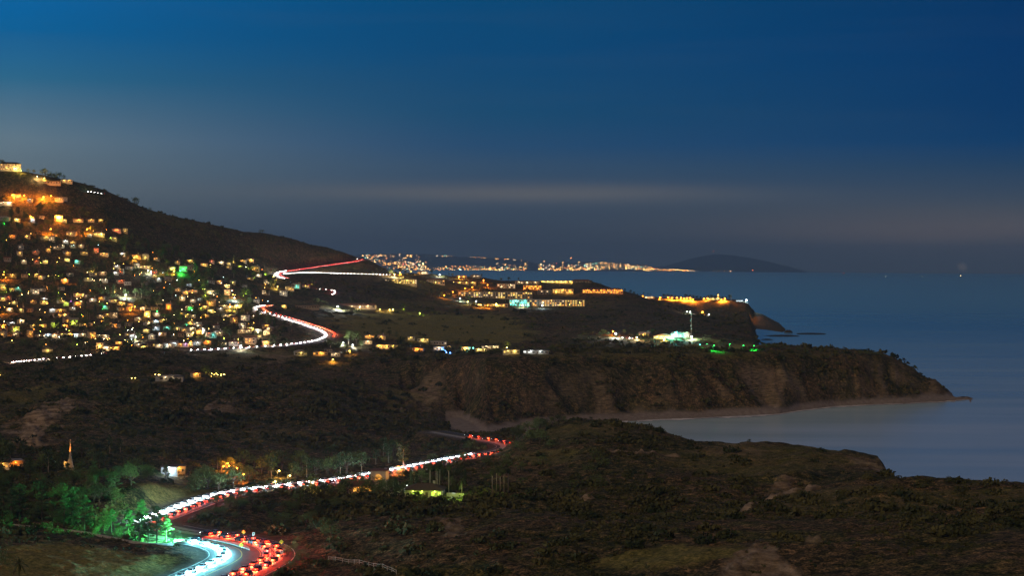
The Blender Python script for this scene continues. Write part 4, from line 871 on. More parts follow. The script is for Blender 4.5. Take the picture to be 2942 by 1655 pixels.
# ------------------------------------------------------------------ the hillside town, street by street
# street: list of (u, v, width in picture units, light, brightness)
STREETS = [
 ('the highest street under the hilltop villas', [(14,588,60,'w',3),(45,575,26,'o',1.2),(85,577,22,'W',.7),(168,577,30,'y',.6),(188,570,18,'d',1)]),
 ('the street of red-orange lamps', [(8,632,42,'d',1),(52,637,24,'y',1.4),(88,635,24,'b',1.2),(122,630,24,'d',1),(168,634,30,'w',1.6),(187,635,16,'y',1),(222,635,34,'o',2.4),(265,637,34,'o',3),(286,637,16,'y',1)]),
 ('the street above the party-lit garden', [(36,680,30,'O',2.6),(82,680,22,'o',.6),(128,683,38,'y',1.3),(152,684,16,'o',1.6),(206,674,34,'y',.5),(258,676,18,'w',.6),(284,681,50,'y',2.8),(330,669,28,'r',1.2),(356,668,24,'y',1.2)]),
 ('the narrow lane above the red party lights', [(60,712,20,'d',1),(152,696,22,'w',.6),(185,695,18,'W',.5),(213,702,26,'y',.9),(325,693,26,'y',.7),(160,712,30,'w',.7),(176,714,18,'w',.7),(212,714,18,'b',.7),(230,714,24,'w',.7)]),
 ('the street of the red party lights', [(60,728,26,'o',.5),(103,731,22,'r',.3),(140,721,18,'o',.6),(192,725,34,'w',2.4),(195,733,22,'o',1.2),(242,733,32,'y',.8),(280,730,24,'r',.8),(303,731,34,'o',1.2),(350,731,18,'W',.5),(388,741,38,'o',3.2),(418,744,24,'y',1),(452,745,26,'o',.7),(512,755,18,'o',.8),(546,755,26,'y',1.5),(584,760,26,'o',1.3),(604,756,20,'r',1),(634,758,22,'w',1.2),(657,758,22,'y',1.4),(698,753,22,'o',1.2),(721,755,26,'o',2)]),
 ('the street of the green floodlit garden', [(24,749,26,'d',1),(72,752,22,'w',.7),(105,754,16,'r',.6),(132,754,18,'y',.6),(192,748,24,'y',1),(226,752,14,'c',.7),(335,768,20,'W',.5),(396,768,22,'w',1),(418,767,36,'y',1.6),(372,772,26,'d',1),(350,778,22,'o',.9),(498,780,18,'o',1.8),(524,782,30,'G',3.5),(541,771,34,'d',1),(657,770,16,'y',.8),(690,772,16,'g',1),(730,780,30,'o',1.2),(745,794,26,'W',2)]),
 ('the street below the green floodlit garden', [(32,797,40,'y',.9),(74,795,22,'d',1),(108,792,18,'y',1.4),(122,799,22,'o',.4),(186,805,34,'o',.9),(200,794,22,'w',.4),(256,806,30,'y',1.8),(270,793,36,'d',1),(298,788,28,'w',.5),(334,785,26,'W',1),(352,788,18,'r',.6),(345,813,36,'r',.9),(300,810,16,'w',.5),(366,816,26,'d',1),(440,790,22,'r',.9),(441,797,16,'y',.6),(452,804,16,'b',1.6),(478,807,34,'d',1),(610,812,22,'d',1),(630,811,18,'o',1),(722,808,30,'d',1),(765,815,26,'w',.4)]),
 ('the street of the lone white garden floodlight', [(6,833,22,'o',.8),(38,834,18,'o',1),(53,835,14,'c',.6),(104,842,36,'w',.5),(120,838,22,'d',1),(180,832,22,'d',1),(228,853,38,'o',1.8),(255,851,26,'d',1),(512,838,22,'o',1.2),(552,840,40,'O',2.2),(536,842,14,'o',1),(545,823,14,'b',1.2),(612,842,32,'w',1),(650,824,28,'y',1.6),(673,819,20,'y',.8),(700,826,24,'d',1),(600,848,22,'y',1.5),(650,850,24,'o',2)]),
 ('the street below the white garden floodlight', [(10,864,24,'y',.6),(25,860,16,'r',.5),(46,874,28,'y',.9),(95,868,22,'o',.4),(130,862,34,'W',1.1),(128,873,28,'y',1.2),(172,870,24,'y',.9),(190,874,16,'g',.8),(226,879,26,'O',2.2),(264,868,18,'w',.7),(290,864,24,'o',.7),(326,872,42,'y',2),(348,876,26,'y',1.6),(376,881,20,'O',1.4),(456,884,20,'w',.6),(487,886,22,'O',1.6),(525,865,20,'w',1.1),(552,865,28,'w',1.4),(572,864,14,'W',1),(608,874,40,'o',2.6),(640,881,26,'w',.9),(660,884,24,'o',1.8),(682,880,24,'y',2.4),(765,845,36,'w',.35),(818,847,18,'w',.4),(742,872,24,'d',1)]),
 ('the street of the green-lit porch', [(28,893,22,'w',1),(62,894,20,'y',.7),(86,896,22,'d',1),(150,898,24,'W',1.5),(178,897,38,'o',2.4),(208,895,26,'W',.3),(163,908,26,'o',.9),(188,908,18,'o',1.2),(307,890,18,'c',.8),(310,908,28,'y',1),(326,913,28,'w',1.1),(290,915,20,'w',.8),(345,893,22,'d',1),(372,895,18,'O',1.3),(412,892,18,'w',.9),(450,893,30,'d',1),(543,892,22,'G',2.2),(545,886,24,'w',.5),(575,892,14,'g',1.4),(594,890,30,'o',1.5),(604,896,18,'y',1),(634,889,20,'W',.6),(672,897,14,'g',1)]),
 ('the street of amber carports above the cream roofs', [(30,932,26,'W',.4),(64,929,22,'w',.7),(8,942,26,'O',1.8),(98,938,28,'o',1.3),(128,938,26,'o',1.2),(160,939,20,'g',.8),(188,938,22,'O',1.6),(196,928,26,'o',.8),(216,938,30,'g',.7),(237,939,16,'o',1),(256,938,20,'d',1),(322,934,18,'o',.8),(335,937,30,'O',1.7),(372,935,22,'d',1),(400,923,18,'w',.8),(426,913,26,'o',2.2),(452,912,28,'w',.7),(469,922,18,'y',1.4),(424,932,20,'o',.8),(447,931,18,'b',.8),(422,939,26,'w',.8),(540,914,20,'y',.8),(558,911,20,'w',.9),(530,906,34,'d',1),(547,932,22,'o',1.6),(572,933,34,'w',.5),(594,914,18,'o',.6),(645,914,24,'w',.6),(665,913,14,'y',1),(676,928,22,'o',1.1),(703,924,28,'w',.35)]),
 ('the street of the teal wall', [(12,952,22,'y',.5),(46,953,30,'g',.9),(452,945,26,'b',1.3),(480,948,26,'c',1),(515,949,28,'o',1),(532,951,14,'o',.8),(551,950,26,'w',.7),(570,943,30,'w',1),(584,952,20,'W',1.4),(420,957,26,'y',.7),(625,943,34,'d',1),(700,945,34,'w',1),(722,952,28,'y',1.5),(738,956,18,'W',1.5),(692,960,34,'w',.8),(712,960,22,'w',.7),(764,940,30,'o',1.2),(778,950,22,'w',.3)]),
 ('the street of cream gable roofs', [(14,972,36,'o',1.2),(50,970,20,'w',.3),(90,970,26,'o',.8),(112,972,24,'w',.3),(140,968,22,'b',.9),(158,970,26,'w',.6),(186,970,22,'y',.9),(202,970,18,'o',.9),(220,968,26,'b',.9),(238,970,20,'w',.5),(262,971,26,'o',1),(282,974,22,'w',.3),(302,974,28,'w',.3),(374,968,18,'y',1.3),(386,968,14,'W',1.4),(440,971,38,'w',.35),(465,967,16,'o',.6),(573,959,16,'o',1.2),(600,963,20,'r',.6),(612,968,14,'c',.7),(632,967,16,'w',.8),(520,966,30,'d',1),(548,968,26,'d',1),(770,962,32,'o',.8)]),
 ('the lowest street just above the long traffic streak', [(292,1006,26,'o',1.8),(308,1006,22,'w',1.4),(331,1005,26,'o',1.1),(348,992,16,'o',.9),(397,1000,24,'w',.4),(415,1000,12,'y',.9),(434,998,28,'d',1),(461,997,30,'w',.3),(480,998,20,'b',1.2),(492,998,14,'o',1),(504,996,18,'b',1),(520,994,18,'o',.9),(530,996,14,'p',.6),(549,996,24,'o',1.5),(569,995,14,'b',.6),(593,992,28,'O',1.3),(642,992,26,'w',.3),(668,988,20,'w',.3),(683,990,16,'O',.9),(724,987,40,'o',3.2),(767,988,30,'o',3)]),
]
SZ = lambda w: 'small' if w < 22 else 'mid-sized' if w < 32 else 'wide'
HOUSES = []; jr = random.Random(77)
for k, (street, hs) in enumerate(STREETS):
    hs = sorted(hs)
    for i, (u, v, w, key, br) in enumerate(hs):
        st = 2 if (w >= 22 and (u * 7 + v) % 5 == 0) else 1
        e = house(u + jr.uniform(-4, 4), v + jr.uniform(-4, 4), w * jr.uniform(.5, .85), key, f"{SZ(w)} {CW[key]} house, {ordw(i+1)} from left on {street}", style='front' if 'gable' in street and i % 2 else None, storeys=st, bright=br, seed=k, group='houses of the hillside town')
        HOUSES.append((u, v, w))
# villas on the brow of the hill
HOUSES += [(30,488,60),(160,520,40),(212,524,66)]
house(28, 490, 58, 'y', 'large three-level hilltop villa with bright yellow windows', cat='villa', storeys=3, bright=2.2, style='hip', seed=91, yaw=.1, wallm=WALLS[1], roofm=ROOFS[1])
house(4, 486, 22, 'd', 'dark low wing beside the yellow-lit hilltop villa', cat='villa', storeys=2, style='flat', seed=92)
house(190, 524, 34, 'o', 'amber-windowed low villa on the brow of the hill', cat='villa', bright=.8, style='flat', seed=93, yaw=0)
house(226, 523, 40, 'd', 'dark flat-roofed villa at the end of the brow', cat='villa', storeys=2, style='flat', seed=94, yaw=0)
house(150, 528, 46, 'd', 'long unlit pale villa below the brow bushes', cat='villa', style='flat', seed=95, wallm=WALLS[3])
street_lamp(104, 506, 'w', 6000, 'bright white garden lamp on the brow of the hill', 6)
street_lamp(124, 511, 'y', 3500, 'yellow garden lamp beside the brow bushes', 4)
street_lamp(58, 490, 'y', 3500, 'yellow garden lamp below the large hilltop villa', 4)
OL = 'red-orange street lamps of the hillside town'
for i, (u, v, pw, wds) in enumerate([(33,560,16000,'first from left of the four highest red-orange street lamps'),(66,560,20000,'second from left of the four highest red-orange street lamps'),(122,564,30000,'brightest of the four highest red-orange street lamps'),(144,562,9000,'small lamp beside the brightest of the highest red-orange lamps'),
      (85,620,12000,'red-orange lamp above the bluish-white house'),(165,620,22000,'tall red-orange lamp over the middle of its street'),(143,657,22000,'red-orange lamp above the dark hedge, lower pair'),(248,657,22000,'red-orange lamp above the bright two-storey house, lower pair'),(8,788,9000,'amber lamp at the picture edge beside a long yellow house'),
      (0,882,12000,'orange lamp half cut off at the picture edge'),(6,938,8000,'orange lamp by the carports at the picture edge')]):
    street_lamp(u, v, 'O', pw, wds, 8, OL, bulb=.75)
for u, v, key, pw, wds in [(360,846,'W',26000,'lone brilliant white garden floodlight among the palms'),(424,777,'W',9000,'white lamp above the long yellow bungalow'),(448,775,'y',7000,'round yellow lamp beside the white lamp'),(384,740,'o',8000,'amber lamp over the far end of the party street'),
      (386,880,'O',9000,'orange lamp above the cream carports'),(373,891,'O',6000,'second orange lamp below the one above the carports'),(425,909,'o',8000,'amber lamp on the porch hedge of its street'),(660,880,'y',8000,'yellow lamp among the palms near the white streak'),(681,876,'y',10000,'brighter yellow lamp among the palms near the white streak'),
      (672,855,'b',16000,'bluish-white lamp among floodlit trees'),(583,947,'W',7000,'white lamp by the teal wall street'),(739,953,'w',12000,'glaring cream lamp at the edge of the road bank'),(668,846,'o',9000,'amber lamp above the bluish-white one'),(796,822,'y',9000,'yellow lamp left of the teal-windowed house'),(785,792,'y',4000,'small yellow lamp beside the upper hairpin'),
      (516,777,'G',14000,'vivid green garden floodlight'),(498,779,'o',7000,'amber lamp next to the vivid green floodlight'),(691,993,'W',5000,'white-green lamp on the verge of the lower street'),(388,967,'W',5000,'white lamp at the end of the cream gable street'),(185,801,'O',4000,'amber lamp in a dotted garden row'),(554,955,'y',3000,'faint yellow lamp beneath the teal wall'),(450,893,'G',2500,'dim green lamp in the dark hedge')]:
    street_lamp(u, v, key, pw, wds, 4.5, 'garden lamps of the hillside town', bulb=.5, name='garden_lamp')
# ------------------------------------------------------------------ town trees
PALMW = [(68,890,16),(66,892,15),(135,835,14),(252,920,13),(258,920,12),(246,962,11),(284,745,9),(345,752,11),(390,850,10),(397,850,11),(266,860,11),(338,745,8),(672,800,12),(665,835,12),(668,765,14),(675,765,15),(690,826,10),(546,827,9),(760,770,8),(905,822,10)]
for i, (u, v, h) in enumerate(sorted(PALMW)):
    p = hit(u, v)
    if p is not None: tree('fan_palm' if i % 3 else 'feather_palm', p, h, f"{'slim fan' if i % 3 else 'feathery'} palm, {ordw(i+1)} from left among the hillside town houses", 'palms among the town houses', var=i % 2)
def hash_u(a, b): return ((a * 31 + b * 17) % 7) / 3.5 - 1
def clear(u, v, hpx, wpx):
    for hu, hv, hw in HOUSES:
        if abs(u - hu - (hash_u(hu, hv) * hw * .3)) < hw * .28 + wpx * .3 and -2 < v - hv < hpx + 2: return False
    return True
TR = random.Random(42); rows = {}
tries = 0
while sum(map(len, rows.values())) < 295 and tries < 9000:
    tries += 1
    u = TR.uniform(-5, 790); v = TR.uniform(596, 1012)
    if v < np.interp(u, [0, 150, 300, 400, 600, 720, 790], [560, 590, 640, 700, 735, 745, 800]): continue
    h = TR.uniform(7, 15); p = hit(u, v)
    if p is None: continue
    s = FPX / p.y
    if not clear(u, v, h * s, h * s * .7): continue
    i = min(max(int((u - GU[0]) / 5), 0), NU-1); j = np.searchsorted(GD, p.y) - 1
    if ROADMASK[i, j] > .02: continue
    rows.setdefault(int((v - 560) // 45), []).append((u, p, h, TR.choice(['round_tree', 'round_tree', 'round_tree', 'tall_tree', 'pine_tree', 'bush', 'cypress_tree'])))
TW = {'round_tree': 'spreading tree', 'tall_tree': 'tall thin tree', 'pine_tree': 'pine', 'bush': 'bushy shrub tree', 'cypress_tree': 'narrow cypress'}
LV = ['highest', 'second highest', 'third highest', 'fourth highest', 'fifth', 'sixth', 'seventh', 'eighth', 'ninth', 'tenth', 'eleventh']
for k, L in rows.items():
    for i, (u, p, h, kind) in enumerate(sorted(L, key=lambda q: q[0])):
        tree(kind, p, h, f"dark {TW[kind]}, {ordw(i+1)} from left along the {LV[k]} tree belt of the town", 'trees between the town houses')
# trees lit from below
GL = [(12,640,'G',9),(8,690,'G',8),(20,790,'g',8),(18,838,'g',7),(132,752,'g',7),(235,726,'g',6),(248,727,'g',6),(172,862,'g',9),(295,888,'G',9),(303,938,'w',12),(160,938,'g',9),(45,950,'g',7),(262,778,'y',7),(205,866,'p',13),
      (583,832,'g',11),(590,848,'g',9),(700,850,'g',10),(708,845,'g',12),(712,768,'g',10),(762,787,'g',9),(672,752,'y',10),(662,756,'y',8),(897,818,'y',10),(556,757,'y',8),(330,838,'y',9),(600,878,'y',10),(520,918,'G',7),(360,850,'g',10),(340,765,'d',9),(1160,888,'g',9),(730,798,'g',10),(538,936,'c',8),(545,928,'w',8),(420,885,'y',8)]
for i, (u, v, key, h) in enumerate(sorted(GL)):
    p = hit(u, v)
    if p is None: continue
    e = tree(['round_tree', 'bush', 'tall_tree'][i % 3], p, h, f"{CW[key]} tree lit from below, {ordw(i+1)} from left of the floodlit trees", 'floodlit garden trees', var=i % 3)
    if key != 'd':
        b = empty('ground_spotlight', p + Vector((-p.x, -p.y, 0)).normalized() * (h * .42) + Vector((0, 0, .1)))
        b.location.z = tz(b.location.x, b.location.y) + .1
        MB().tube([(0,0,-.2),(0,0,.35)], .16, 8).build('housing', METAL, b); MB().ball((0,0,.42), .14, 6, 4).build('bulb', BULB[key], b)
        lamp(b, (0, 0, .9), key, 900 + 1000 * (i % 3), .2, name='spot_glow'); tag(b, f"{CW[key]} ground spotlight under the {ordw(i+1)} floodlit tree from left", 'lamp', 'ground spotlights')

# ------------------------------------------------------------------ chapel-like gable house with a dark cross, and the poles
hp = hit(138, 1012); gw = 30 * hp.y / FPX
e = empty('gable_house', hp, -math.atan2(hp.x, hp.y)); w = gw
MB().box(-w/2, w/2, 0, 9, -2, 2.6).build('wall', WALLS[0], e); r0 = roof_mesh(w, 9.8, 2.6, 'front', .5).build('roof', ROOFS[1], e); r0.location = (0, 4.6, 0)
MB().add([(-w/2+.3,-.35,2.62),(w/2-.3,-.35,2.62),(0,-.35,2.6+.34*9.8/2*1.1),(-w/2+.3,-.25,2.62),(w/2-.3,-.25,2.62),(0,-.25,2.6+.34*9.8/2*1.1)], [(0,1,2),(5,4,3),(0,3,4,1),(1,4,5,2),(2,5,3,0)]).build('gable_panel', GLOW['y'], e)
MB().box(-1.2,1.2,-.06,.02,.2,2.4).build('window', GLOW['y'], e)
MB().box(-.09,.09,-.5,-.4,.2,4.2).box(-.9,.9,-.5,-.4,2.7,2.9).build('cross', WOOD, e); lamp(e, (0,-2.2,2), 'y', 500, .2); tag(e, 'small gable house with a glowing front behind a dark cross, above the traffic streak', 'house')
def utility_pole(u, v, h, label, key=None):
    p = hit(u, v)
    if p is None: return
    e = empty('utility_pole', p, .6); MB().tube([(0,0,-.5),(0,0,h)], [.17,.11], 7).build('pole', WOOD, e)
    MB().box(-1.3,1.3,-.07,.07,h-.9,h-.72).build('crossarm', WOOD, e); MB().box(-.9,.9,-.07,.07,h-2.0,h-1.85).build('crossarm', WOOD, e)
    for x in (-1.1, -.4, .4, 1.1): MB().tube([(x,0,h-.7),(x,0,h-.42)], .06, 5).build('insulator', CONC, e)
    tag(e, label, 'utility pole', 'utility poles')
utility_pole(611, 1058, 11, 'pale utility pole above the tree hung with lights')
for i, (u, v) in enumerate(sorted([(13,817),(78,835),(65,880),(208,735),(222,845),(495,916),(752,945),(796,965),(838,960),(135,1020),(247,1015)])): utility_pole(u, v, 10, f"slim utility pole, {ordw(i+1)} from left of those among the town houses")
# houses on the open slope below the town
house(486, 1093, 66, 'w', 'long grey flat-roofed house on the dark slope below the town', bright=.25, style='flat', seed=61, wallm=WALLS[3], roofm=ROOFS[3], yaw=.3, lit=.1)
house(516, 1095, 18, 'd', 'pale square annex at the end of the long grey house', cat='shed', style='flat', seed=62, wallm=WALLS[1])
house(564, 1083, 24, 'o', 'amber-windowed cabin beside the tree hung with lights', bright=.6, seed=63)
for i, (u, v, h, k) in enumerate([(600,1082,7,'y'),(592,1080,9,'y'),(625,1080,6,'y'),(638,1081,5,'y'),(462,1082,6,'y'),(378,1090,3,'y'),(6,1080,5,'y')]):
    p = hit(u, v)
    if p is None: continue
    tree('round_tree', p, h, f"tree hung with yellow lights, {ordw(i+1)} of the string-lit trees on the lower slope", 'string-lit trees')
    for q in range(4 if h > 4 else 2):
        b = empty('garden_lantern', p + Vector((random.uniform(-4, 4), -2.5 - random.random() * 2, 0))); b.location.z = tz(b.location.x, b.location.y)
        MB().tube([(0,0,-.2),(0,0,1.3)], .05, 5).build('post', METAL, b); MB().ball((0,0,1.5), .26, 6, 4).build('lantern', BULB['y'], b)
        if q < 2: lamp(b, (0,-.2,2.0), 'y', 260, .2)
        tag(b, 'small yellow lantern around the string-lit trees', 'lantern', 'yellow lanterns around the string-lit trees')
# ------------------------------------------------------------------ school below the short bend
house(1022, 884, 112, 'w', 'long low school block with a white-lit eave', cat='school', name='school_building', bright=.8, style='gable', seed=71, roofm=ROOFS[0], yaw=.12, depth=12, nlamp=4, lit=.15, wallm=WALLS[2])
house(1066, 884, 30, 'w', 'gabled hall at the end of the long school block', cat='school', name='school_hall', bright=1.2, style='front', seed=72, yaw=.12, lit=.3, wallm=WALLS[0])
house(883, 886, 66, 'd', 'unlit low school wing beside the white floodlight', cat='school', name='school_building', style='flat', seed=73, yaw=.12, lit=0, wallm=WALLS[2], roofm=ROOFS[0])
house(817, 884, 15, 'y', 'tiny box hut with one bright yellow front beside the road hairpin', cat='hut', name='ticket_hut', bright=1.5, style='flat', seed=74, lit=1, depth=4)
street_lamp(969, 880, 'W', 42000, 'glaring white floodlight at the end of the school block', 5, bulb=.8, name='flood_light')
street_lamp(1032, 882, 'w', 5000, 'cream lamp on the middle of the school block', 3, bulb=.5); street_lamp(1063, 881, 'w', 6000, 'cream lamp under the school hall gable', 3, bulb=.6)
for u, v, k, wds in [(1118,889,'y','yellow lamp right of the school hall'),(1090,888,'y','small yellow lamp nearest the school hall'),(1205,899,'g','lime lamp alone on the dark field'),(1128,888,'y','faint yellow lamp beside the school lamp')]: street_lamp(u, v, k, 4000, wds, 2.5, bulb=.55, name='garden_lamp')
house(833, 836, 24, 'o', 'two-storey house with amber windows below the upper hairpin', bright=.9, storeys=2, seed=75); house(853, 830, 20, 'c', 'teal-windowed house beside the amber two-storey one', bright=.8, storeys=2, seed=76)
house(815, 849, 22, 'w', 'pale two-storey house with dark windows above the road bank', bright=.3, storeys=2, seed=77, lit=.2, wallm=WALLS[1]); house(880, 826, 20, 'y', 'yellow-lit house beside the floodlit tree below the upper hairpin', bright=1, seed=78)
# ------------------------------------------------------------------ houses along the rim of the beach cliffs
RIM = [(1063,972,28,'o',1),(1096,974,26,'o',.6),(1058,988,26,'w',.8),(1102,1000,40,'o',1.4),(1132,1000,30,'y',1.3),(1183,977,20,'y',1),(1216,981,32,'y',1.4),(1262,990,46,'d',1),(1200,1009,38,'O',1.3),(1262,1006,30,'w',.5),(1292,1002,20,'o',.8),(1340,1007,26,'o',1.2),(1386,1011,40,'y',1.8),(1410,1002,50,'w',.5),(1470,1017,48,'y',1.3),(1541,1017,74,'W',.22),(865,1021,36,'y',.9),(922,1021,42,'o',1.8),(966,1024,26,'w',.5),(945,1012,22,'d',1)]
for i, (u, v, w, key, br) in enumerate(sorted(RIM)):
    house(u, v, w, key, f"{SZ(w)} {CW[key]} cliff-rim house, {ordw(i+1)} from left of its line", style='flat' if w > 38 or i % 2 else 'hip', bright=br, seed=101, group='houses along the cliff rim', yaw=random.uniform(-.15, .15), roofm=ROOFS[3] if i % 3 == 0 else ROOFS[1])
for u, v, k, pw, wds in [(1101,990,'O',7000,'orange lamp over the cliff-rim line'),(955,1032,'o',3000,'amber lamp below the bright cliff-rim house'),(985,984,'W',9000,'white-green lamp beside the tall lit tree at the bend'),(1012,990,'W',6000,'white lamp at the foot of the tall lit tree'),(1455,998,'y',5000,'yellow lamp in a tree on the cliff rim'),(1358,999,'c',2500,'teal garden lamp on the cliff rim'),(1003,1008,'o',2500,'amber lamp at the end of the footpath below the bend')]: street_lamp(u, v, k, pw, wds, 3, bulb=.5, name='garden_lamp')
ss = [(1273,1000),(1272,1004),(1277,1006),(1281,1008),(1285,1011),(1290,1013),(1295,1015),(1284,1014)]
for u, v in ss:
    p = hit(u, v + 3); b = empty('blue_lantern', p); MB().tube([(0,0,-.2),(0,0,1.0)], .06, 5).build('post', METAL, b); MB().ball((0,0,1.2), .5, 6, 4).build('lantern', glow('blue_lantern_light', LC['B'], 12) if 'blue_lantern_light' not in bpy.data.materials else bpy.data.materials['blue_lantern_light'], b)
    lamp(b, (0,-.3,2.2), 'B', 900, .2); tag(b, 'blue lantern in the string on the cliff-rim garden', 'lantern', 'string of blue lanterns')
p = hit(1003, 993); tree('round_tree', p, 19, 'tall tree lit yellow-green beside the big road bend', fine=True, var=0, wide=.75); lamp(None, p + Vector((-3, -9, 5)), 'y', 2600, .4)
for i, (u, v, h) in enumerate([(1026,990,15),(975,998,8),(950,1000,9),(1040,1000,8),(1085,965,7),(1100,962,7),(1120,968,8),(1140,968,7),(1160,985,7),(1180,1000,6),(1240,985,6),(1312,1000,8),(1325,1008,6),(1430,1012,7),(1586,1016,8),(1000,1012,8),(880,1028,9),(840,1018,8),(1460,1002,9),(1400,1020,6),(1500,1022,6)]):
    p = hit(u, v)
    if p is not None: tree(['round_tree','bush','round_tree'][i % 3], p, h, f"dark {['tree','bush','tree'][i % 3]}, {ordw(i+1)} of those scattered along the cliff rim", 'trees along the cliff rim')
# ------------------------------------------------------------------ resort
def block(u, v, wpx, floors, cols, key, label, lit=.6, wallm=None, lampk=None, lampn=0, pw=900, depth=16, fh=3.3, seed=0, roof='flat', balcony=True, yaw=0.0, bright=1):
    R = random.Random(seed + int(u)); p = hit(u, v)
    if p is None: return None
    w = wpx * p.y / FPX; h = floors * fh; e = empty('hotel_block', p, -math.atan2(p.x, p.y) + yaw)
    MB().box(-w/2, w/2, 0, depth, -6, h).build('wall', wallm or WALLS[0], e)
    m = roof_mesh(w, depth, h, 'flat' if roof == 'flat' else 'hip', .7); rf = m.build('roof', ROOFS[3] if roof == 'flat' else ROOFS[0], e); rf.location.y = depth/2
    if roof == 'flat': MB().box(-w/2, w/2, 0, .3, h+.351, h+.9).build('parapet', wallm or WALLS[0], rf)
    bw = w / cols; n = 0
    for f in range(floors):
        for c in range(cols):
            if n >= 96: break
            kk = (R.choice(key) if R.random() < lit else 'd'); o = link('window', window_mesh(min(2.2, bw*.5), 1.9, kk)); o.parent = e; o.location = (-w/2 + (c+.5)*bw, -.05, f*fh + .7); n += 1
        if f and balcony:
            MB().box(-w/2+.2, w/2-.2, -1.4, -.001, f*fh - .1, f*fh + .12).build('balcony', CONC, e)
    for c in range(1, cols, 3): MB().box(-w/2 + c*bw - .2, -w/2 + c*bw + .2, -1.5, -.002, -1, h-.3).build('pier', wallm or WALLS[0], e)
    for i in range(lampn):
        x = -w/2 + (i+.5)/lampn*w; f = i % floors; b = MB().ball((0,0,0), .34, 6, 4).build('wall_lamp', BULB[lampk], e); b.location = (x, -1.75, f*fh + 2.7)
        lamp(e, (x, -2.9, f*fh + 2.3), lampk, pw * bright, .3)
    tag(e, label, 'hotel', 'resort buildings'); return e
block(1152, 815, 92, 2, 14, 'yyw', 'bright two-storey lodge with rows of yellow windows below the hilltop lamp', .85, lampk='y', lampn=5, pw=900)
block(1252, 815, 52, 2, 8, 'yo', 'dim low lodge between the bright lodge and the yellow-lamped one', .3, roof='hip', lampk='y', lampn=1, pw=500)
block(1322, 815, 92, 1, 12, 'y', 'long single-storey lodge with a row of yellow lamps', .6, roof='hip', lampk='y', lampn=5, pw=600)
block(1455, 828, 52, 2, 8, 'ww', 'white-topped pavilion above the main hotel wing', .35, wallm=WALLS[1], lampk='w', lampn=2, pw=500)
block(1424, 857, 212, 3, 30, 'yyoyw', 'main hotel wing, three rows of yellow windows', .55, lampk='y', lampn=6, pw=350, depth=18)
block(1493, 880, 58, 3, 8, 'cyb', 'hotel wing washed in teal light', .6, wallm=WALLS[1], lampk='c', lampn=7, pw=1500)
block(1572, 880, 100, 3, 14, 'yoow', 'lower hotel wing with amber windows beside the teal one', .6, wallm=WALLS[1], lampk='o', lampn=4, pw=450)
block(1652, 880, 58, 3, 8, 'yo', 'end hotel wing with a few yellow windows', .5, lampk='y', lampn=2, pw=300)
block(1425, 881, 70, 1, 8, 'yo', 'low dark service block left of the teal hotel wing', .4, lampk='o', lampn=3, pw=500, depth=8)
block(1530, 832, 52, 2, 7, 'o', 'hotel annex with two rows of orange lamps', .5, lampk='O', lampn=8, pw=1300)
block(1600, 813, 92, 1, 12, 'yw', 'uppermost hotel block glaring with yellow lamps', .9, lampk='y', lampn=7, pw=2200)
block(1515, 815, 70, 1, 9, 'w', 'cream-lit block left of the uppermost glaring one', .5, lampk='w', lampn=3, pw=700)
block(1670, 812, 60, 1, 7, 'd', 'unlit block at the end of the uppermost hotel row', .1, roof='hip')
block(1618, 843, 60, 2, 8, 'oy', 'hotel block with one huge orange glow on its front', .7, lampk='o', lampn=3, pw=4200)
block(1732, 843, 116, 2, 16, 'oo', 'bungalow row strung with many orange lamps', .6, roof='hip', lampk='O', lampn=12, pw=1300)
block(1565, 846, 40, 2, 5, 'w', 'small dim block between the annex and the huge orange glow', .3)
for u, v, k, pw, wds in [(1132,787,'w',60000,'glaring cream lamp on the ridge above the bright lodge'),(1148,783,'o',9000,'amber lamp beside the glaring ridge lamp'),(1180,777,'o',12000,'amber lamp among the ridge trees'),(1262,788,'W',16000,'white lamp on the ridge edge against the sea'),(1272,777,'c',2500,'small pale teal lamp above the white ridge lamp'),(1318,795,'o',6000,'amber lamp on the dark ridge bungalow'),(1331,794,'O',6000,'orange lamp on the dark ridge bungalow'),
      (1321,857,'b',12000,'white lamp left of the main hotel wing'),(1300,838,'O',9000,'orange lamp on the drive left of the hotel'),(1275,848,'O',7000,'lower orange lamp on the drive'),(1335,828,'O',9000,'first orange lamp on the slope behind the main hotel wing'),(1356,824,'O',9000,'second orange lamp on the slope behind the main hotel wing'),(1388,804,'O',9000,'orange lamp at the top of the hotel drive'),(1400,818,'O',8000,'orange lamp half way down the hotel drive'),
      (1500,876,'W',7000,'white lamp before the teal hotel wing'),(1557,877,'b',7000,'bluish lamp before the amber hotel wing'),(1367,865,'W',6000,'white lamp in the tree before the main hotel wing'),(1375,875,'O',5000,'orange path lamp before the hotel'),(1400,876,'O',5000,'second orange path lamp before the hotel'),(1425,872,'y',5000,'yellow path lamp before the hotel'),(1380,875,'o',4000,'amber path lamp before the hotel'),(1343,866,'y',4000,'yellow path lamp left of the hotel front')]: street_lamp(u, v, k, pw, wds, 5, bulb=.8, name='hotel_lamp')
house(1365, 797, 28, 'w', 'cream-lit bungalow at the ridge end against the sea', bright=.7, seed=131); house(1215, 787, 26, 'w', 'bungalow among dark trees on the ridge', bright=.7, seed=132); house(1325, 797, 30, 'd', 'dark ridge bungalow with lamps', seed=133)
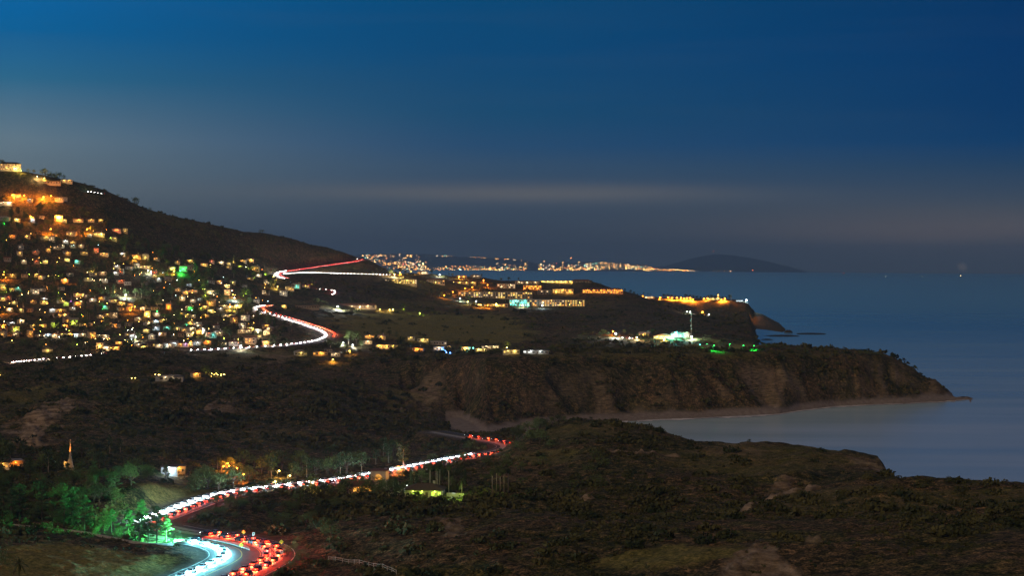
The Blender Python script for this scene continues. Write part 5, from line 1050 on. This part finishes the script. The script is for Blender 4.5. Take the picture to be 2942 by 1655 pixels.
for i, (u, v, h) in enumerate([(1132,780,16),(1122,790,12),(1150,785,13),(1165,788,9),(1198,780,13),(1208,778,14),(1222,780,11),(1240,786,9),(1290,793,7),(1300,793,7),(1340,793,8),(1352,792,8),(1384,798,8),(1378,832,11),(1390,838,9),(1400,838,8),(1340,860,10),(1350,862,9),(1362,880,9),(1400,880,8),(1412,880,9),(1490,882,8),(1440,808,8),(1462,806,9),(1490,806,7),(1700,811,6),(1725,818,5),(1780,838,7),(1796,840,8),(1812,842,8),(1822,846,7),(1258,842,10),(1240,848,12),(1270,852,9),(1225,850,9),(1430,846,7),(1540,846,7)]):
    p = hit(u, v + 2)
    if p is not None: tree('round_tree' if i % 4 else 'tall_tree', p, h, f"dark tree, {ordw(i+1)} of those around the resort", 'trees around the resort')
# ------------------------------------------------------------------ headland with its row of orange lamps
PTL = [(1846,851),(1896,853),(1919,854),(1930,856),(1944,856),(1956,856),(1965,857),(1973,858),(1982,857),(1990,855),(2022,857),(2032,857),(2072,855),(2082,856)]
for i, (u, v) in enumerate(PTL):
    d = 3730 + (i % 3) * 8; d -= 26; p = Vector(((u - UC) / FPX * d, d, 0)); p.z = tz(p.x, p.y)
    street_lamp(u, v, 'O', 90000 if i not in (10, 11) else 30000, f"orange lamp, {ordw(i+1)} from left in the row on the far headland", 5.5, 'orange lamps on the far headland', p=p, bulb=1.5, down=168)
def on_point(u, d): p = Vector(((u - UC) / FPX * d, d, 0)); p.z = tz(p.x, p.y); return p
house(1868, 854, 30, 'w', 'low cream-lit building at the near end of the headland lamp row', p=on_point(1868, 3745), bright=2, seed=141, style='flat', nlamp=3); house(2046, 857, 26, 'y', 'low yellow-lit building between the headland lamps and the tower', p=on_point(2046, 3745), bright=1.5, seed=142, style='flat')
e = empty('bell_tower', on_point(2064, 3750)); MB().box(-2.4,2.4,-2.4,2.4,-2,9.5).build('shaft', WALLS[0], e)
for q in (-2.0, 2.0):
    for r_ in (-2.0, 2.0): MB().box(q-.35,q+.35,r_-.35,r_+.35,9.501,12).build('pier', WALLS[0], e)
MB().box(-2.8,2.8,-2.8,2.8,12.001,12.6).add([(-2.8,-2.8,12.6),(2.8,-2.8,12.6),(2.8,2.8,12.6),(-2.8,2.8,12.6),(0,0,14)],[(0,1,4),(1,2,4),(2,3,4),(3,0,4)]).build('roof', ROOFS[0], e); MB().ball((0,0,10.8), .7, 8, 5).build('lamp', BULB['y'], e); lamp(e, (0,-4,4), 'y', 3500, .3); tag(e, 'small lit tower with an open top near the headland tip', 'tower')
e = empty('flagpole', on_point(2101, 3740)); MB().tube([(0,0,-1),(0,0,15)], [.35,.22], 6).build('pole', WALLS[1], e); MB().ball((0,0,15.2), .4, 6, 4).build('finial', METAL, e); tag(e, 'pale flagpole on the far headland', 'flagpole')
house(2124, 860, 20, 'd', 'pale dark-windowed building near the headland tip', p=on_point(2124, 3740), seed=143, style='flat', wallm=WALLS[1], lit=0)
street_lamp(2144, 859, 'b', 26000, 'bluish-white beacon lamp on the headland tip', 5, p=on_point(2144, 3715), bulb=1.7)
street_lamp(2018, 896, 'O', 20000, 'orange lamp alone below the headland lamp row', 5, p=hit(2018, 904), bulb=1.2); street_lamp(1982, 895, 'W', 7000, 'white-green lamp left of the lone orange lamp', 4, p=hit(1982, 902), bulb=.8); street_lamp(1975, 896, 'W', 3000, 'fainter white-green lamp beside its twin below the headland', 4, p=hit(1973, 902), bulb=.6); street_lamp(2036, 905, 'W', 1500, 'tiny white lamp right of the lone orange lamp', 3, p=hit(2036, 908), bulb=.6)
for i, (u, d, h, k) in enumerate([(1832,3760,12,'fan_palm'),(1840,3770,11,'fan_palm'),(1850,3765,13,'fan_palm'),(1862,3760,12,'fan_palm'),(1870,3770,11,'fan_palm')] + [(1898 + 10.5*j, 3722 + (j*37) % 20, 8 + (j * 5) % 6, 'round_tree') for j in range(20)]): tree(k, on_point(u, d), h, f"{'palm' if 'palm' in k else 'orange-lit tree'}, {ordw(i+1)} from left behind the headland lamps", 'trees behind the headland lamps')
# ------------------------------------------------------------------ clubhouse and floodlit green on the near plateau
house(1908, 973, 58, 'y', 'clubhouse with a broad tiled gable and bright yellow front', cat='clubhouse', name='clubhouse', bright=2.6, style='front', seed=151, roofm=ROOFS[0], yaw=.0, nlamp=4, depth=14)
house(1855, 966, 32, 'y', 'yellow-lit side building left of the clubhouse gable', bright=1.3, seed=152); house(1952, 968, 40, 'W', 'white-lit wing of the clubhouse beside the teal floodlight', cat='clubhouse', bright=1.8, seed=153, wallm=WALLS[1], roofm=WALLS[1], style='gable')
house(1973, 970, 13, 'o', 'square two-storey end tower of the clubhouse', cat='tower', storeys=2, bright=.8, seed=154, style='flat', wallm=WALLS[2])
street_lamp(1941, 954, 'c', 34000, 'brilliant teal floodlight over the clubhouse roof', 9, bulb=1.3, name='flood_light'); street_lamp(1768, 957, 'W', 26000, 'brilliant white-green floodlight by the car park', 6, bulb=1.1, name='flood_light'); street_lamp(1760, 951, 'O', 9000, 'orange lamp beside the white-green floodlight', 6, bulb=.8)
street_lamp(1828, 969, 'w', 12000, 'pinkish lamp at the end of the clubhouse car park', 3, bulb=.7); street_lamp(1986, 966, 'W', 14000, 'white lamp at the foot of the tall clubhouse flagpole', 4, bulb=.9); street_lamp(1907, 973, 'y', 9000, 'yellow lamp on the clubhouse terrace', 2.5, bulb=1.0)
p = hit(1987, 966); e = empty('flagpole', p); MB().tube([(0,0,-1),(0,0,27)], [.3,.14], 6).build('pole', WALLS[1], e); MB().ball((0,0,27.2), .4, 6, 4).build('finial', METAL, e); tag(e, 'tall thin flagpole beside the clubhouse', 'flagpole')
for i, (u, v, h) in enumerate([(1735,966,8),(1748,968,6),(1725,968,6),(1874,964,8),(1862,970,5),(1832,970,5),(1795,962,7),(1930,974,5)]): tree('round_tree', hit(u, v), h, f"tree lit by the floodlights, {ordw(i+1)} of those around the clubhouse", 'trees around the clubhouse')
for i, (u, v) in enumerate([(1785,971),(1795,972),(1805,972),(1815,974)]):
    p = hit(u, v); car(p, Vector((1, .2, 0)).normalized(), bool(i % 2), f"parked car, {ordw(i+1)} from left in the clubhouse car park", 'cars in the clubhouse car park', False)
for i, (u, v) in enumerate(sorted([(2010,990),(2050,992),(2095,990),(2135,992),(2030,988),(2165,993)])): street_lamp(u, v, 'c' if i == 0 else 'G', 8000, f"added low green light, {ordw(i+1)} from left around the golf green", 5.0, 'added green lights of the golf green', bulb=.3, name='added_green_light', down=146)  # made-up lamps added to spread green light over the golf green
for i, (u, v, h, w) in enumerate([(2195,996,5,1.5),(2215,998,8,1.5),(2232,1000,6,1.4),(2252,1002,5,1.5),(2268,1004,4,1.6),(2295,1007,6,1.3),(2315,1008,5,1.5),(2335,1008,4,1.6),(2360,1010,3,1.6),(2405,1014,3,1.5),(2475,1016,5,1.3),(2490,1016,6,1.4),(2505,1017,5,1.5),(2522,1019,5,1.6),(2535,1022,4,1.6),(2562,1031,3,1.6),(2085,986,4,1.4),(2105,986,4,1.4),(2125,987,5,1.4),(2150,988,4,1.4)]): 
    p = hit(u, v + 3)
    if p is not None: tree('bush', p, h, f"dark rounded bush, {ordw(i+1)} of those along the headland rim past the green", 'bushes along the headland rim', wide=w)
# bushes on the hill skyline
for i, (u, v, h) in enumerate([(2,478,14),(10,480,13),(120,502,10),(128,504,12),(146,505,11),(158,508,12),(170,512,10),(182,516,9),(80,494,7),(96,498,7),(338,560,6),(392,590,13),(386,588,10),(430,606,6),(748,670,7),(754,671,6),(352,566,3),(372,578,3)]):
    d = float(np.interp(u, [p_[0] for p_ in LAYERS[20]], [p_[2] for p_ in LAYERS[20]])) - 6; p = Vector(((u-UC)/FPX*d, d, 0)); p.z = tz(p.x, p.y); tree('bush' if i % 3 else 'round_tree', p, h, f"dark bush, {ordw(i+1)} of those along the crest of the hill", 'bushes along the hill crest', wide=1.2)

# small lights along paths and gardens of the town
def town_lantern(u, v, key, power, label):
    p = hit(u, v)
    if p is None: return
    i = min(max(int((u - GU[0]) / 5), 0), NU-1); j = np.searchsorted(GD, p.y) - 1
    if ROADMASK[i, j] > .02: return
    e = empty('garden_lantern', p); MB().tube([(0,0,-.3),(0,0,1.5)], .06, 5).build('post', METAL, e); MB().ball((0,0,1.7), .26, 6, 4).build('lantern', BULB[key], e)
    if power: lamp(e, (0,-.4,2.3), key, power, .2)
    tag(e, label, 'lantern', 'small garden lights of the hillside town, ' + CW[key])
LR = random.Random(88)
for k in range(230):
    u = LR.uniform(0, 780); v = LR.gauss(900, 70) if LR.random() < .7 else LR.uniform(620, 1005)
    if v > 1006 or v < np.interp(u, [0, 150, 300, 400, 600, 720, 790], [575, 610, 660, 720, 745, 755, 800]): continue
    key = LR.choice('ooooyyyywwwgOObW'); town_lantern(u, v, key, LR.choice([0, 0, 250, 600]), f"tiny {CW[key]} garden light among the hillside town houses")
# ------------------------------------------------------------------ traffic: queues of cars with their lamps on
WL, RL = 'car with white headlights in the queue on the ', 'car with red tail lights in the queue on the '
queue('near bend', True, -8.6, 8.5, WL + 'near bend', 'headlight queue on the near bend', 0.0, .80, True, hp=11000, hcol=(.22, .86, 1.0))
for off in (4.8, 8.8):
    queue('near bend', False, off, 7.6, RL + 'near bend', 'tail light queue on the near bend', 0.0, .86, True, tp=5200, tcol=(1.0, .045, .01))
queue('cliff road', True, -3.0, 7.0, WL + 'road below the palms', 'headlight queue on the road below the palms', .02, .72, True, hp=4500, hcol=(.6, .9, 1.0))
queue('cliff road', False, 3.4, 7.6, RL + 'road below the palms', 'tail light queue on the road below the palms', .02, .95, True, tp=1800, tcol=(1.0, .06, .015))
queue('chapel road', True, 0.5, 5.2, WL + 'straight below the cross gable', 'headlight queue below the cross gable', 0, 1, False, hp=3500, hcol=(1.0, .62, .45))
queue('middle bends', True, -4.5, 6.8, WL + 'double bend below the town', 'headlight queue on the double bend', 0, 1, False, hp=2600, hcol=(1.0, .93, .9))
queue('middle bends', False, 4.5, 6.8, RL + 'double bend below the town', 'tail light queue on the double bend', .38, 1, False, tp=3000, tcol=(1.0, .1, .012))
queue('short bend', False, 1.5, 7, RL + 'short bend above the school', 'tail light queue on the short bend', 0, 1, False, tp=5000)
queue('hillside road', True, 0, 4.7, WL + 'short stretch high on the bare hill', 'headlight queue high on the hill', 0, 1, False, hp=1500)
far_queue('upper bends', False, 3.0, 6.5, 0, 1, 1300, (1.0, .06, .06)); far_queue('upper bends', True, -3.5, 6.5, 0, .3, 4500, (1.0, .93, .8)); far_queue('resort road', True, 0, 6, 0, 1, 4500, (1.0, .85, .7)); far_traffic()
# the car at the head of the queue and the loose green spots added for its beams
c0 = hit(567, 1557); e = car(c0, Vector((-1, -.12, 0)).normalized(), False, 'leading car whose beams light the green trees by the bend', None, True)
for ch in e.children:
    if ch.name.startswith('headlight') and ch.type == 'MESH': ch.scale = (2.6, 2.6, 2.6)
for (uu, vv), pw in (((560, 1556), 170000), ((596, 1556), 80000), ((545, 1562), 70000)):
    lamp(None, hit(uu, vv) + Vector((-3.0, 0, 1.5)), (.12, 1.0, .32), pw, .3, spot=115, aim=(-.87, .36, .10), name='headlight_beam')
# ------------------------------------------------------------------ lit trees, wall and dark grove beside the near bend
NT = [(14,1492,95,'pine_tree'),(60,1500,112,'pine_tree'),(98,1500,70,'bush'),(125,1504,98,'pine_tree'),(155,1512,80,'pine_tree'),(36,1500,98,'pine_tree'),(325,1530,70,'pine_tree'),(372,1545,84,'pine_tree'),(430,1560,70,'pine_tree'),(188,1516,100,'pine_tree'),(212,1508,112,'pine_tree'),(246,1532,112,'pine_tree'),(170,1518,60,'round_tree'),(304,1532,62,'bush'),(345,1540,40,'bush'),(404,1562,92,'pine_tree'),(410,1520,86,'pine_tree'),(455,1564,112,'pine_tree'),(482,1558,78,'pine_tree'),(502,1568,62,'bush'),(150,1528,32,'bush'),(280,1540,34,'bush'),(375,1552,44,'bush'),(30,1508,40,'bush'),(75,1516,34,'bush')]
for i, (u, v, hpx, kind) in enumerate(sorted(NT)):
    p = hit(u, v)
    if p is None: continue
    tree(kind, p, hpx * p.y / FPX, f"green-lit {TW[kind]}, {ordw(i+1)} from left along the wall of the near bend" if u > 140 else f"dim green {TW[kind]}, {ordw(i+1)} from left along the wall", 'trees along the near bend wall', True, var=i % 3)
wp = resample(smooth([hit(u, v + 3) for u, v in ((-30,1502),(60,1512),(150,1520),(240,1530),(290,1540),(340,1550),(400,1562),(480,1566),(508,1564))], 1), 2.0); wm = MB(); wf = frames(wp)
for (q, t, r), (q2, t2, r2) in zip(wf[:-1], wf[1:]):
    up = Vector((0, 0, .75)); dn = Vector((0, 0, -.8)); wm.add([q-r*.2+dn, q2-r2*.2+dn, q2+r2*.2+dn, q+r*.2+dn, q-r*.2+up, q2-r2*.2+up, q2+r2*.2+up, q+r*.2+up], [(4,5,6,7),(0,4,7,3),(0,1,5,4),(3,7,6,2),(1,2,6,5),(0,3,2,1)])
o = wm.build('roadside_wall', CONC); tag(o, 'low pale roadside wall under the green-lit trees', 'wall')
G = random.Random(9); n = 0; GROVE = []
def grove(n, poly_u, vb, hr, kinds, phrase, grp, fine=False, wide=1.15):
    L = []
    for _ in range(n * 4):
        if len(L) >= n: break
        u = G.uniform(*poly_u); lo, hi = vb(u); 
        if hi <= lo: continue
        v = G.uniform(lo, hi); p = hit(u, v)
        if p is None: continue
        i = min(max(int((u - GU[0]) / 5), 0), NU-1); j = np.searchsorted(GD, p.y) - 1
        if ROADMASK[i, j] > .02: continue
        L.append((u, p))
    for k, (u, p) in enumerate(sorted(L, key=lambda q: q[0])):
        kind = G.choice(kinds); tree(kind, p, G.uniform(*hr), f"dark {TW[kind]}, {ordw(k+1)} from left {phrase}", grp, fine, wide=wide)
grove(46, (-10, 480), lambda u: (1375, np.interp(u, [0, 300, 420, 480], [1450, 1455, 1440, 1420])), (5, 9), ['round_tree', 'round_tree', 'bush', 'pine_tree'], 'in the grove above the near bend', 'dark grove above the near bend', True)
grove(34, (-10, 400), lambda u: (1300, 1372), (5, 10), ['round_tree', 'bush', 'round_tree', 'tall_tree'], 'in the wood around the chapel tower', 'wood around the chapel tower')
grove(34, (690, 1150), lambda u: (np.interp(u, [690, 900, 1150], [1340, 1330, 1310]), np.interp(u, [690, 900, 1150], [1398, 1378, 1340])), (6, 12), ['round_tree', 'round_tree', 'tall_tree'], 'in the wood above the road of the palms', 'wood above the road')
grove(16, (560, 700), lambda u: (1375, 1415), (6, 10), ['round_tree', 'bush'], 'between the brown field and the road', 'trees behind the brown field')
grove(26, (840, 1180), lambda u: (np.interp(u, [840, 1180], [1412, 1385]), 1440), (4, 8), ['round_tree', 'bush'], 'around the arch-lit villa', 'trees around the arch-lit villa')
grove(36, (590, 1000), lambda u: (1450, 1545), (3, 6), ['bush', 'bush', 'round_tree'], 'on the dark bank inside the near bend', 'bushes inside the near bend', True, 1.5)
grove(14, (1330, 1600), lambda u: (np.interp(u, [1330, 1600], [1290, 1250]), np.interp(u, [1330, 1600], [1320, 1290])), (4, 8), ['round_tree', 'bush'], 'below the beach trees', 'trees below the beach')
grove(18, (1300, 1760), lambda u: (1320, 1410), (3, 6), ['bush'], 'on the dark flank behind the bare palms', 'bushes behind the bare palms', False, 1.6)
for i, (u, v, h) in enumerate([(1482,1262,9),(1497,1256,10),(1512,1252,8),(1540,1250,9),(1552,1248,10),(1566,1242,8),(1590,1226,6),(1606,1222,6),(1622,1220,5),(1700,1212,3),(1900,1240,3),(2155,1277,3)]): tree('round_tree', hit(u, v), h, f"dark tree, {ordw(i+1)} from left on the skyline above the beach", 'trees on the skyline above the beach', True)
for i, (u, v, h) in enumerate([(700,1632,4),(740,1640,5),(660,1640,4),(830,1600,4.5),(850,1585,4),(870,1610,5),(865,1560,4),(840,1640,5)]):
    p = hit(u, v)
    if p is not None and i > 2: tree('bush', p, h, f"bush lit yellow by the traffic, {ordw(i-2)} outside the near bend", 'bushes outside the near bend', True, wide=1.4)
VG = random.Random(21); vp = ROADS['cliff road'][0]; vf = frames(vp); nb = 0
for k in range(int(len(vp) * .08), int(len(vp) * .93), 7):
    if VG.random() < .45: continue
    q, t, r = vf[k]; p = q + r * (9.5 + VG.uniform(0, 3)); p.z = tz(p.x, p.y); nb += 1
    tree(VG.choice(['bush', 'round_tree', 'bush']), p, VG.uniform(3.0, 6.0), f"dark verge tree, {ordw(nb)} from the near bend along the road below the palms", 'verge trees below the traffic', True, wide=1.3)
# near palm and bush in the corner
p = hit(18, 1655); tree('feather_palm', at(60, 1690, 455), 9.0, 'drooping palm in the lower corner on the grass slope', fine=True, var=1); tree('bush', at(-4, 1640, 470), 11.5, 'dark bush at the picture edge above the drooping palm', fine=True, var=0)
# ------------------------------------------------------------------ signs at the bend
SIGNY = mat('yellow_sign_sheeting', (.75, .42, .02), (.68, .38, .02), 3.0, rough=.4); SIGNW = mat('white_sign_sheeting', (.75,.75,.7), (.68,.68,.64), 3.0, rough=.4); INK = mat('black_sign_ink', (.01,.01,.01))
def sign(u, v, h, kind, label):
    p = hit(u, v, 480)
    if p is None: return
    e = empty('road_sign', p, -math.atan2(p.x, p.y)); MB().tube([(0,.06,-.4),(0,.06,h)], .05, 6).build('post', METAL, e)
    if kind == 'diamond':
        s = .75; MB().add([(0,-.02,h-2*s),(s,-.02,h-s),(0,-.02,h),(-s,-.02,h-s),(0,.02,h-2*s),(s,.02,h-s),(0,.02,h),(-s,.02,h-s)], [(0,1,2,3),(7,6,5,4),(0,4,5,1),(1,5,6,2),(2,6,7,3),(3,7,4,0)]).build('panel', SIGNY, e)
        c = h - s; MB().tube([(.18,-.05,c-.32),(.2,-.05,c+.02),(.02,-.05,c+.22),(-.18,-.05,c+.1)], .06, 5).add([(-.1,-.06,c+.26),(-.34,-.06,c+.06),(-.1,-.06,c-.1),(-.1,-.03,c+.26),(-.34,-.03,c+.06),(-.1,-.03,c-.1)], [(0,1,2),(5,4,3),(0,3,4,1),(1,4,5,2),(2,5,3,0)]).build('curve_arrow', INK, e)
    else:
        MB().box(-.4, .4, -.03, .03, h-1.0, h).build('panel', SIGNW, e); MB().box(-.25, .25, -.045, -.032, h-.45, h-.2).box(-.25, .25, -.045, -.032, h-.8, h-.6).build('marking', INK, e)
    tag(e, label, 'road sign')
sign(704, 1553, 3.4, 'diamond', 'yellow diamond curve sign at the far side of the bend'); sign(733, 1557, 3.0, 'plate', 'white plate sign between the two yellow diamonds'); sign(813, 1580, 3.2, 'diamond', 'yellow diamond sign at the outside of the bend'); sign(814, 1606, 2.6, 'plate', 'small white plate sign before the yellow bush'); sign(698, 1582, 2.4, 'diamond', 'small yellow diamond sign on the median nose')
# ------------------------------------------------------------------ rail fence in the lower scrub
def rail_fence(pts, label, h=1.3, rails=2, gap=3.0, m=PALEWOOD):
    p = resample(smooth([hit(*q) for q in pts], 1), gap); e = empty('rail_fence', p[0]); o = p[0]
    for q in p: q.z = tz(q.x, q.y); MB().box(-.08,.08,-.08,.08,-.4,h).build('post', m, e).location = q - o
    for r in range(rails):
        z = h * (.45 + .45 * r / max(1, rails - 1)); MB().tube([q - o + Vector((0,-.12,z)) for q in p], .07, 5).build('rail', m, e)
    tag(e, label, 'fence')
rail_fence([(948,1612),(1010,1620),(1080,1632),(1145,1652)], 'pale rail fence crossing the scrub at the bottom edge')
# ------------------------------------------------------------------ chapel tower in the wood
p = hit(205, 1352); p = p + Vector((0, 0, 3)); e = empty('chapel_tower', p); e.scale = (.55, .55, .55) 
MB().add([(-.75,-.75,3),(.75,-.75,3),(.75,.75,3),(-.75,.75,3),(-.32,-.32,14.5),(.32,-.32,14.5),(.32,.32,14.5),(-.32,.32,14.5),(-.12,-.12,17.5),(.12,-.12,17.5),(.12,.12,17.5),(-.12,.12,17.5)], [(0,1,5,4),(1,2,6,5),(2,3,7,6),(3,0,4,7),(4,5,9,8),(5,6,10,9),(6,7,11,10),(7,4,8,11),(8,9,10,11)]).build('spire', STONE, e)
MB().box(-.12,.12,-.12,.12,17.5,19.2).box(-.6,.6,-.1,.1,18.4,18.62).build('cross', STONE, e)
MB().add([(-4,-.8,-6),(3.4,-.8,-6),(.75,-.8,5.2),(-1.2,-.8,3.6),(-4,.8,-6),(3.4,.8,-6),(.75,.8,5.2),(-1.2,.8,3.6)], [(0,1,2,3),(7,6,5,4),(0,4,5,1),(1,5,6,2),(2,6,7,3),(3,7,4,0)]).build('stone_base', STONE, e)
MB().add([(-4.6,-1.2,-4),(-3.2,-1.2,-4),(-1.4,-1.2,.2),(-4.6,-1.2,2.6),(-4.6,-.9,-4),(-3.2,-.9,-4),(-1.4,-.9,.2),(-4.6,-.9,2.6)], [(0,1,2,3),(7,6,5,4),(0,4,5,1),(1,5,6,2),(2,6,7,3),(3,7,4,0)]).build('gable_wing', PALEWOOD, e)
lamp(e, (0, -5.5, 5.5), 'O', 6500, .25, spot=60, aim=(0, .45, 1)); lamp(e, (-3.6,-3,0), 'o', 160, .2); MB().tube([(0,-5.5,5.0),(0,-5.5,5.4)], .2, 8).build('spotlight', METAL, e); tag(e, 'slender stone chapel spire lit orange above a pale stone base', 'chapel')
# ------------------------------------------------------------------ buildings on the valley floor
house(492, 1362, 46, 'b', 'dark low house with one glaring bluish-white front lamp by the brown field', bright=6, style='flat', seed=161, nlamp=1, lit=.3, wallm=WALLS[3]); house(512, 1360, 14, 'o', 'amber-windowed end room of the glaring low house', bright=.5, style='flat', seed=162, depth=6)
house(14, 1348, 24, 'o', 'small house with orange windows half hidden in the wood at the picture edge', bright=.5, seed=163); house(44, 1345, 20, 'O', 'orange-lit cottage between trees beside the picture edge', bright=.5, seed=164)
for u, v, k, pw, wds in [(652,1331,'O',6500,'glaring orange lamp in the burning-bright trees'),(640,1339,'O',3500,'orange lamp lower beside the glaring one'),(656,1338,'O',3000,'orange lamp right of the glaring one'),(697,1362,'O',2500,'orange lamp at the end of the lit hedge'),(678,1345,'O',2500,'orange lamp half way along the lit hedge'),(800,1352,'y',1500,'lamp inside the round yellow-lit tree'),(830,1366,'y',900,'small yellow lamp among the trees above the road'),(788,1383,'y',900,'yellow lamp at the roadside under the trees'),(895,1385,'y',900,'yellow lamp beside the road'),(1143,1341,'O',2600,'left one of the twin orange lamps beside the bare tree'),(1152,1341,'O',2600,'right one of the twin orange lamps beside the bare tree')]: street_lamp(u, v, k, pw, wds, 4.0, bulb=.34)
for i, (u, v, h) in enumerate(sorted([(628,1348,6),(640,1352,6),(665,1352,7),(675,1355,6),(688,1362,6),(700,1372,6),(708,1380,7),(615,1345,5),(650,1346,8)])): tree('tall_tree' if i % 2 else 'round_tree', hit(u, v), h, f"orange-lit tree, {ordw(i+1)} from left in the burning-bright clump", 'trees of the burning-bright clump', True)
tree('tall_tree', hit(1163, 1360), 14, 'tall bare-limbed tree above the twin orange lamps', fine=True, var=1, wide=1.3)
house(1040, 1417, 66, 'o', 'villa with amber windows and ivy front among dark trees', cat='villa', bright=.7, style='gable', seed=171, roofm=ROOFS[0], yaw=.2, nlamp=2, lit=.6, wallm=WALLS[2])
p = hit(1072, 1412); p = p + Vector((2, 9, 0)); e = empty('arched_tower', p, -math.atan2(p.x, p.y) - .2); w = 6.5; m = MB(); n = 10
m.box(-w/2, w/2, 0, 7, -2, 3.4); m.build('wall', WALLS[2], e)
m = MB(); arc = [(1.7*math.cos(math.pi*k/n), 4.2 + 1.9*math.sin(math.pi*k/n)) for k in range(n+1)]
out = [(w/2, 4.2), (w/2, 7.2), (-w/2, 7.2), (-w/2, 4.2)]
m.box(-w/2, -1.72, 0, .5, 3.401, 7.2).box(1.72, w/2, 0, .5, 3.401, 7.2)
vs = []; fs = []
for x, z in arc: vs += [(x, 0, z), (x, 0, 7.2), (x, .5, z), (x, .5, 7.2)]
for k in range(n): a = 4*k; fs += [(a, a+1, a+5, a+4), (a+2, a+6, a+7, a+3), (a, a+4, a+6, a+2)]
m.add(vs, fs); m.build('arch', WALLS[2], e); MB().box(-w/2, w/2, 6.5, 7, 3.402, 7.2).build('back_wall', WALLS[0], e); MB().box(-w/2-.3, w/2+.3, -.3, 7.3, 7.201, 7.6).build('roof', ROOFS[0], e)
MB().ball((0, 3.5, 6.4), .25, 6, 4).build('lamp', BULB['o'], e); lamp(e, (0, 3.5, 5.6), 'o', 900, .3); tag(e, 'arched loggia glowing orange behind the ivy villa', 'villa')
house(1225, 1428, 108, 'g', 'long low villa with lime-lit walls and pillars behind the palms', cat='villa', bright=.13, style='hip', seed=172, yaw=-.12, nlamp=3, lit=.5, wallm=WALLS[0], roofm=ROOFS[2], depth=10)
street_lamp(1166, 1395, 'W', 1600, 'small white lamp at the corner of the lime-lit villa', 3, bulb=.2, name='garden_lamp')
p0 = hit(1288, 1427); p1 = hit(1336, 1429); e = empty('picket_fence', p0); d_ = (p1 - p0); k = 26
for i in range(k): q = d_ * (i / (k-1)); MB().box(q.x-.09, q.x+.09, q.y-.03, q.y+.03, q.z-.3, q.z+1.5).build('picket', PALEWOOD, e)
MB().tube([Vector((0,.08,.5)), d_ + Vector((0,.08,.5))], .05, 5).build('rail', PALEWOOD, e); MB().tube([Vector((0,.08,1.1)), d_ + Vector((0,.08,1.1))], .05, 5).build('rail', PALEWOOD, e); lamp(e, (3, -3, 2.5), 'b', 500, .3); tag(e, 'white picket fence at the foot of the lit palms', 'fence')
for i, (u, v, hpx, k, w_) in enumerate([(1239,1426,100,'fan_palm','first from left of the palms at the lime-lit villa'),(1257,1424,95,'fan_palm','second palm at the lime-lit villa'),(1261,1420,88,'fan_palm','third palm at the lime-lit villa, leaning'),(1266,1420,98,'fan_palm','fourth palm at the lime-lit villa'),(1293,1420,92,'fan_palm','pale shaggy fan palm standing clear beside the villa'),(1331,1426,60,'feather_palm','broad drooping palm at the end of the picket fence')]):
    p = hit(u, v); tree(k, p, hpx * p.y / FPX * 1.05, ('' if 'palm' in w_ else 'palm, ') + w_, 'palms at the lime-lit villa', True, var=i % 2)
for i, (u, v, hpx) in enumerate([(1418,1432,92),(1430,1416,80),(1441,1424,78),(1452,1424,88),(1464,1418,80)]):
    p = hit(u, v); tree('fan_palm', p, hpx * p.y / FPX, f"tall slim palm with pale trunk, {ordw(i+1)} from left in the row of five", 'row of five palms', True, var=i % 2)
lamp(None, hit(1318, 1432) + Vector((0, -6, 3)), 'g', 3200, .3)
for i, (u, v, h) in enumerate([(1140,1432,9),(1128,1428,8),(1150,1436,7),(1200,1415,9),(1215,1405,10),(1320,1395,9),(1340,1400,8),(1275,1400,9),(1300,1405,6),(1185,1402,8)]): tree('round_tree' if i % 3 else 'cypress_tree', hit(u, v), h, f"dark tree, {ordw(i+1)} of those crowding the lime-lit villa", 'trees crowding the lime-lit villa', True)
